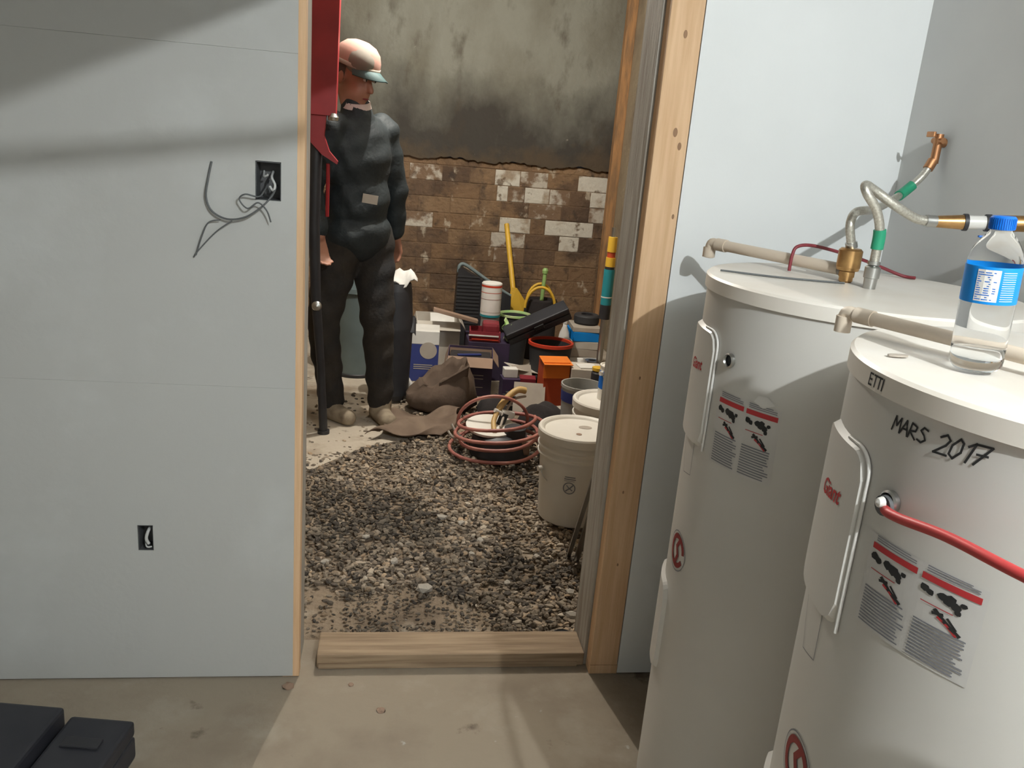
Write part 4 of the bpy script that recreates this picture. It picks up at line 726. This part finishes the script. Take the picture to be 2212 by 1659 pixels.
# ================================================================== MAN
ORG = Vector((-.15, 3.98, 0.0)); man = thing('person', 'man in dark jacket, dark trousers and pink cap looking down beside the red stand', 'person', ORG)
def capsule(g, a, b, ra, rb, n=20, sq=1.0, sd=None):
    a = Vector(a) - ORG; b = Vector(b) - ORG; d = b - a; l = d.length; T = Matrix.Translation(a) @ d.to_track_quat('Z', 'Y').to_matrix().to_4x4()
    prof = [(max(1e-4, ra * math.cos(q)), ra * math.sin(q)) for q in np.linspace(-PI / 2, 0, 7)] + [(max(1e-4, rb * math.cos(q)), l + rb * math.sin(q)) for q in np.linspace(0, PI / 2, 7)]
    vs = []; fs = []
    for (r, z) in prof:
        for k in range(n): q = 2 * PI * k / n; vs.append((r * math.cos(q), r * math.sin(q), z))
    for j in range(len(prof) - 1):
        for k in range(n): k2 = (k + 1) % n; fs.append((j * n + k, j * n + k2, (j + 1) * n + k2, (j + 1) * n + k))
    fs += [tuple(range(n - 1, -1, -1)), tuple(range((len(prof) - 1) * n, len(prof) * n))]
    g.add(vs, fs, True, T)
def ellip(g, c, r, M=None, n=20):
    T = Matrix.Translation(Vector(c) - ORG) @ (M or Matrix.Identity(4)) @ Matrix.Diagonal((*r, 1)); g.lathe([(max(1e-4, math.cos(q)), math.sin(q)) for q in np.linspace(-PI / 2, PI / 2, 13)], n, T, sharp=False)
def remesh(g, name, m_, vox, parent, smooth=6, folds=0.0, seed=0):
    o = g.build(name + '_raw', m_)
    md = o.modifiers.new('r', 'REMESH'); md.mode = 'VOXEL'; md.voxel_size = vox; md.use_smooth_shade = True
    ms = o.modifiers.new('s', 'SMOOTH'); ms.factor = .5; ms.iterations = smooth
    bpy.context.view_layer.update(); me = bpy.data.meshes.new_from_object(o.evaluated_get(bpy.context.evaluated_depsgraph_get())); bpy.data.objects.remove(o)
    me.name = name
    if folds:
        for v in me.vertices:
            c = v.co; k = math.sin(38 * c.z + 9 * c.x + 4 * math.sin(14 * c.x + seed)) * math.sin(11 * c.y + 13 * c.x + 5 * c.z + seed) + .6 * math.sin(61 * c.z - 23 * c.x + seed)
            v.co = c + v.normal * folds * k
    for p_ in me.polygons: p_.use_smooth = True
    me.materials.clear(); me.materials.append(m_); n_ = bpy.data.objects.new(name, me); COL.objects.link(n_); n_.parent = parent; return n_
FA = math.atan2(-.62, .78); FM = rotz(FA)                      # facing: towards the doorway and to the right
J = dict(pel=(-.165, 4.02, .93), bel=(-.165, 4.005, 1.08), che=(-.17, 3.995, 1.27), nk=(-.178, 3.975, 1.45), Ls=(-.065, 4.115, 1.40), Rs=(-.285, 3.875, 1.40), Le=(.005, 4.17, 1.13), Lw=(.012, 4.20, .91), Re=(-.372, 3.87, 1.13), Rw=(-.325, 3.81, .93),
         Lh=(-.095, 4.07, .90), Rh=(-.235, 3.97, .90), Lk=(-.052, 4.0, .50), Rk=(-.31, 3.95, .51), La=(-.025, 4.01, .10), Ra=(-.265, 4.02, .10))
HC = Vector((-.188, 3.955, 1.615)); HM = FM @ Matrix.Rotation(.30, 4, 'Y')      # head tipped forward
hp = lambda x, y, z: tuple(HC + (HM @ Vector((x, y, z))))
def torso(g, f=0.0):
    ellip(g, J['che'], (.115 + f, .165 + f, .19 + f), FM); ellip(g, (-.17, 3.995, 1.37), (.09 + f, .165 + f, .085 + f), FM); ellip(g, J['bel'], (.12 + f, .15 + f, .17 + f), FM); ellip(g, J['pel'], (.12 + f, .155 + f, .13 + f), FM)
def arms(g, f=0.0, cut=0.0):
    for s in 'LR':
        capsule(g, J[s + 's'], J[s + 'e'], .060 + f, .046 + f); e = Vector(J[s + 'e']); w_ = Vector(J[s + 'w']); capsule(g, e, e.lerp(w_, 1 - cut), .046 + f, .032 + f)
def legs(g, f=0.0, cut=0.0):
    for s in 'LR':
        capsule(g, J[s + 'h'], J[s + 'k'], .088 + f, .060 + f); k = Vector(J[s + 'k']); a = Vector(J[s + 'a']); capsule(g, k, k.lerp(a, 1 - cut), .058 + f, .042 + f)
def hand(g, wrist, d, side, curl):
    wv = Vector(wrist); d = Vector(d).normalized(); sd = Vector(side).normalized(); nrm = d.cross(sd); pm = wv + d * .055
    for k in range(4): capsule(g, wv + sd * (.010 * (k - 1.5)), wv + d * .085 + sd * (.019 * (k - 1.5)), .016, .0115, 10)
    for k in range(4):
        a = wv + d * .085 + sd * (.019 * (k - 1.5)); L_ = (.032, .038, .036, .028)[k]; b = a + (d + nrm * curl * .5) .normalized() * L_; c = b + (d + nrm * curl * 1.4).normalized() * L_ * .8
        capsule(g, a, b, .0095, .0085, 8); capsule(g, b, c, .0085, .0075, 8)
    a = wv + d * .03 - sd * .03; b = a + (d * .7 - sd * .5 + nrm * .3).normalized() * .035; capsule(g, a, b, .011, .010, 8); capsule(g, b, b + (d + nrm * .3).normalized() * .028, .0095, .008, 8)
g = G(); torso(g); arms(g); legs(g)
capsule(g, J['nk'], hp(-.015, 0, -.06), .058, .055); ellip(g, hp(-.012, 0, .035), (.095, .076, .105), HM); ellip(g, hp(.022, 0, -.045), (.068, .058, .078), HM); ellip(g, hp(.055, 0, -.095), (.030, .030, .026), HM)
capsule(g, hp(.078, 0, .012), hp(.103, 0, -.028), .010, .014, 10); ellip(g, hp(.072, 0, .028), (.022, .050, .012), HM); ellip(g, hp(.074, 0, -.066), (.016, .026, .009), HM)
for s in (-1, 1): ellip(g, hp(-.012, s * .077, -.01), (.020, .010, .034), HM)
hand(g, J['Lw'], (.12, .12, -1), (.8, -.6, .0), .9); hand(g, J['Rw'], (.22, -.22, -1), (.75, .6, 0), 1.0)
for s in 'LR': capsule(g, J[s + 'a'], Vector(J[s + 'a']) + Vector((.03, -.04, -.055)), .034, .026)
remesh(g, 'body', SKINM, .006, man, 5)
g = G(); torso(g, .018); arms(g, .016, .10); capsule(g, (-.178, 3.978, 1.42), (-.183, 3.972, 1.485), .085, .070); ellip(g, (-.165, 4.01, .93), (.150, .185, .115), FM)
jk = remesh(g, 'jacket', JACK, .009, man, 6, .0042, 1.0)
g = G(); legs(g, .020, .0); ellip(g, J['pel'], (.128, .162, .12), FM); remesh(g, 'trousers', TROU, .009, man, 6, .0045, 2.0)
for s, tx, ty in (('L', .045, -.115), ('R', .085, -.085)):
    a = Vector(J[s + 'a']); g = G(); d = Vector((tx, ty, 0)); capsule(g, a + Vector((0, 0, .05)), a + Vector((0, 0, -.04)), .056, .056); capsule(g, a + Vector((0, 0, -.055)) - d * .25, a + Vector((0, 0, -.062)) + d, .048, .042)
    b = remesh(g, 'boot', BOOT, .008, man, 5)
    for v in b.data.vertices: v.co.z = max(v.co.z, .006)
# face pieces, hair, cap
for s in (-1, 1):
    g = G(); ellip(g, hp(.082, s * .030, .012), (.008, .012, .007), HM, 12); g.build('eye', PAPER, man); g = G(); ellip(g, hp(.089, s * .030, .012), (.003, .005, .005), HM, 10); g.build('iris', BLACK, man)
g = G(); ellip(g, hp(.086, 0, -.068), (.006, .020, .004), HM, 12); g.build('mouth', REDT, man)
g = G(); T = Matrix.Translation(HC - ORG) @ HM; g.lathe([(.099, -.02), (.101, .01), (.100, .04), (.09, .06)], 28, T @ Matrix.Translation((-.016, 0, 0)) @ Matrix.Diagonal((1, .82, 1, 1)), sharp=False)
hr = g.build('hair', HAIR, man); bm = bmesh.new(); bm.from_mesh(hr.data); Ti = (Matrix.Translation(HC - ORG) @ HM).inverted(); bmesh.ops.delete(bm, geom=[v for v in bm.verts if (Ti @ v.co).x > .015], context='VERTS'); bm.to_mesh(hr.data); bm.free()
cp = G().lathe([(.108, .045), (.110, .06), (.107, .085), (.095, .115), (.070, .138), (.035, .150), (1e-4, .153)], 32, T @ Matrix.Translation((-.010, 0, 0)) @ Matrix.Diagonal((1, .84, 1, 1)), sharp=False).build('cap', CAPM, man)
g = G(); vs = []; fs = []; n = 16
for lay in (0, 1):
    for i in range(n + 1):
        q = -1.15 + 2.3 * i / n; x0_, y0_ = -.010 + .104 * math.cos(q), .087 * math.sin(q); ex = .075 * math.cos(q * 1.2); vs += [(x0_, y0_, .052 + .004 * lay), (x0_ + ex, y0_ * 1.0, .046 - .018 * abs(math.sin(q)) - .012 + .004 * lay)]
N_ = 2 * (n + 1)
for i in range(n): a = 2 * i; fs += [(a, a + 1, a + 3, a + 2), (N_ + a, N_ + a + 2, N_ + a + 3, N_ + a + 1), (a + 1, N_ + a + 1, N_ + a + 3, a + 3)]
g.add(vs, fs, True, T).build('cap_brim', BRIM, cp)
G().lathe([(.1095, .046), (.112, .047), (.112, .062), (.1095, .063)], 32, T @ Matrix.Translation((-.010, 0, 0)) @ Matrix.Diagonal((1, .84, 1, 1)), sharp=False).build('cap_band', PAPERG, cp)
g = G(); ellip(g, hp(.022, -.020, .072), (.076, .070, .066), HM); g.build('cap_front_panel', CAPG, cp)
G().lathe([(.060, .0), (.066, .004), (.060, .030), (.056, .030)], 24, Matrix.Translation(Vector((-.180, 3.968, 1.485)) - ORG) @ Matrix.Rotation(.25, 4, 'X')).build('collar', SHIRT, man)
G().box(-.035, .035, -.002, .002, -.02, .02, Matrix.Translation(Vector((-.105, 3.868, 1.10)) - ORG) @ rotz(.25) @ Matrix.Rotation(.12, 4, 'Y')).build('chest_patch', PAPERG, jk)
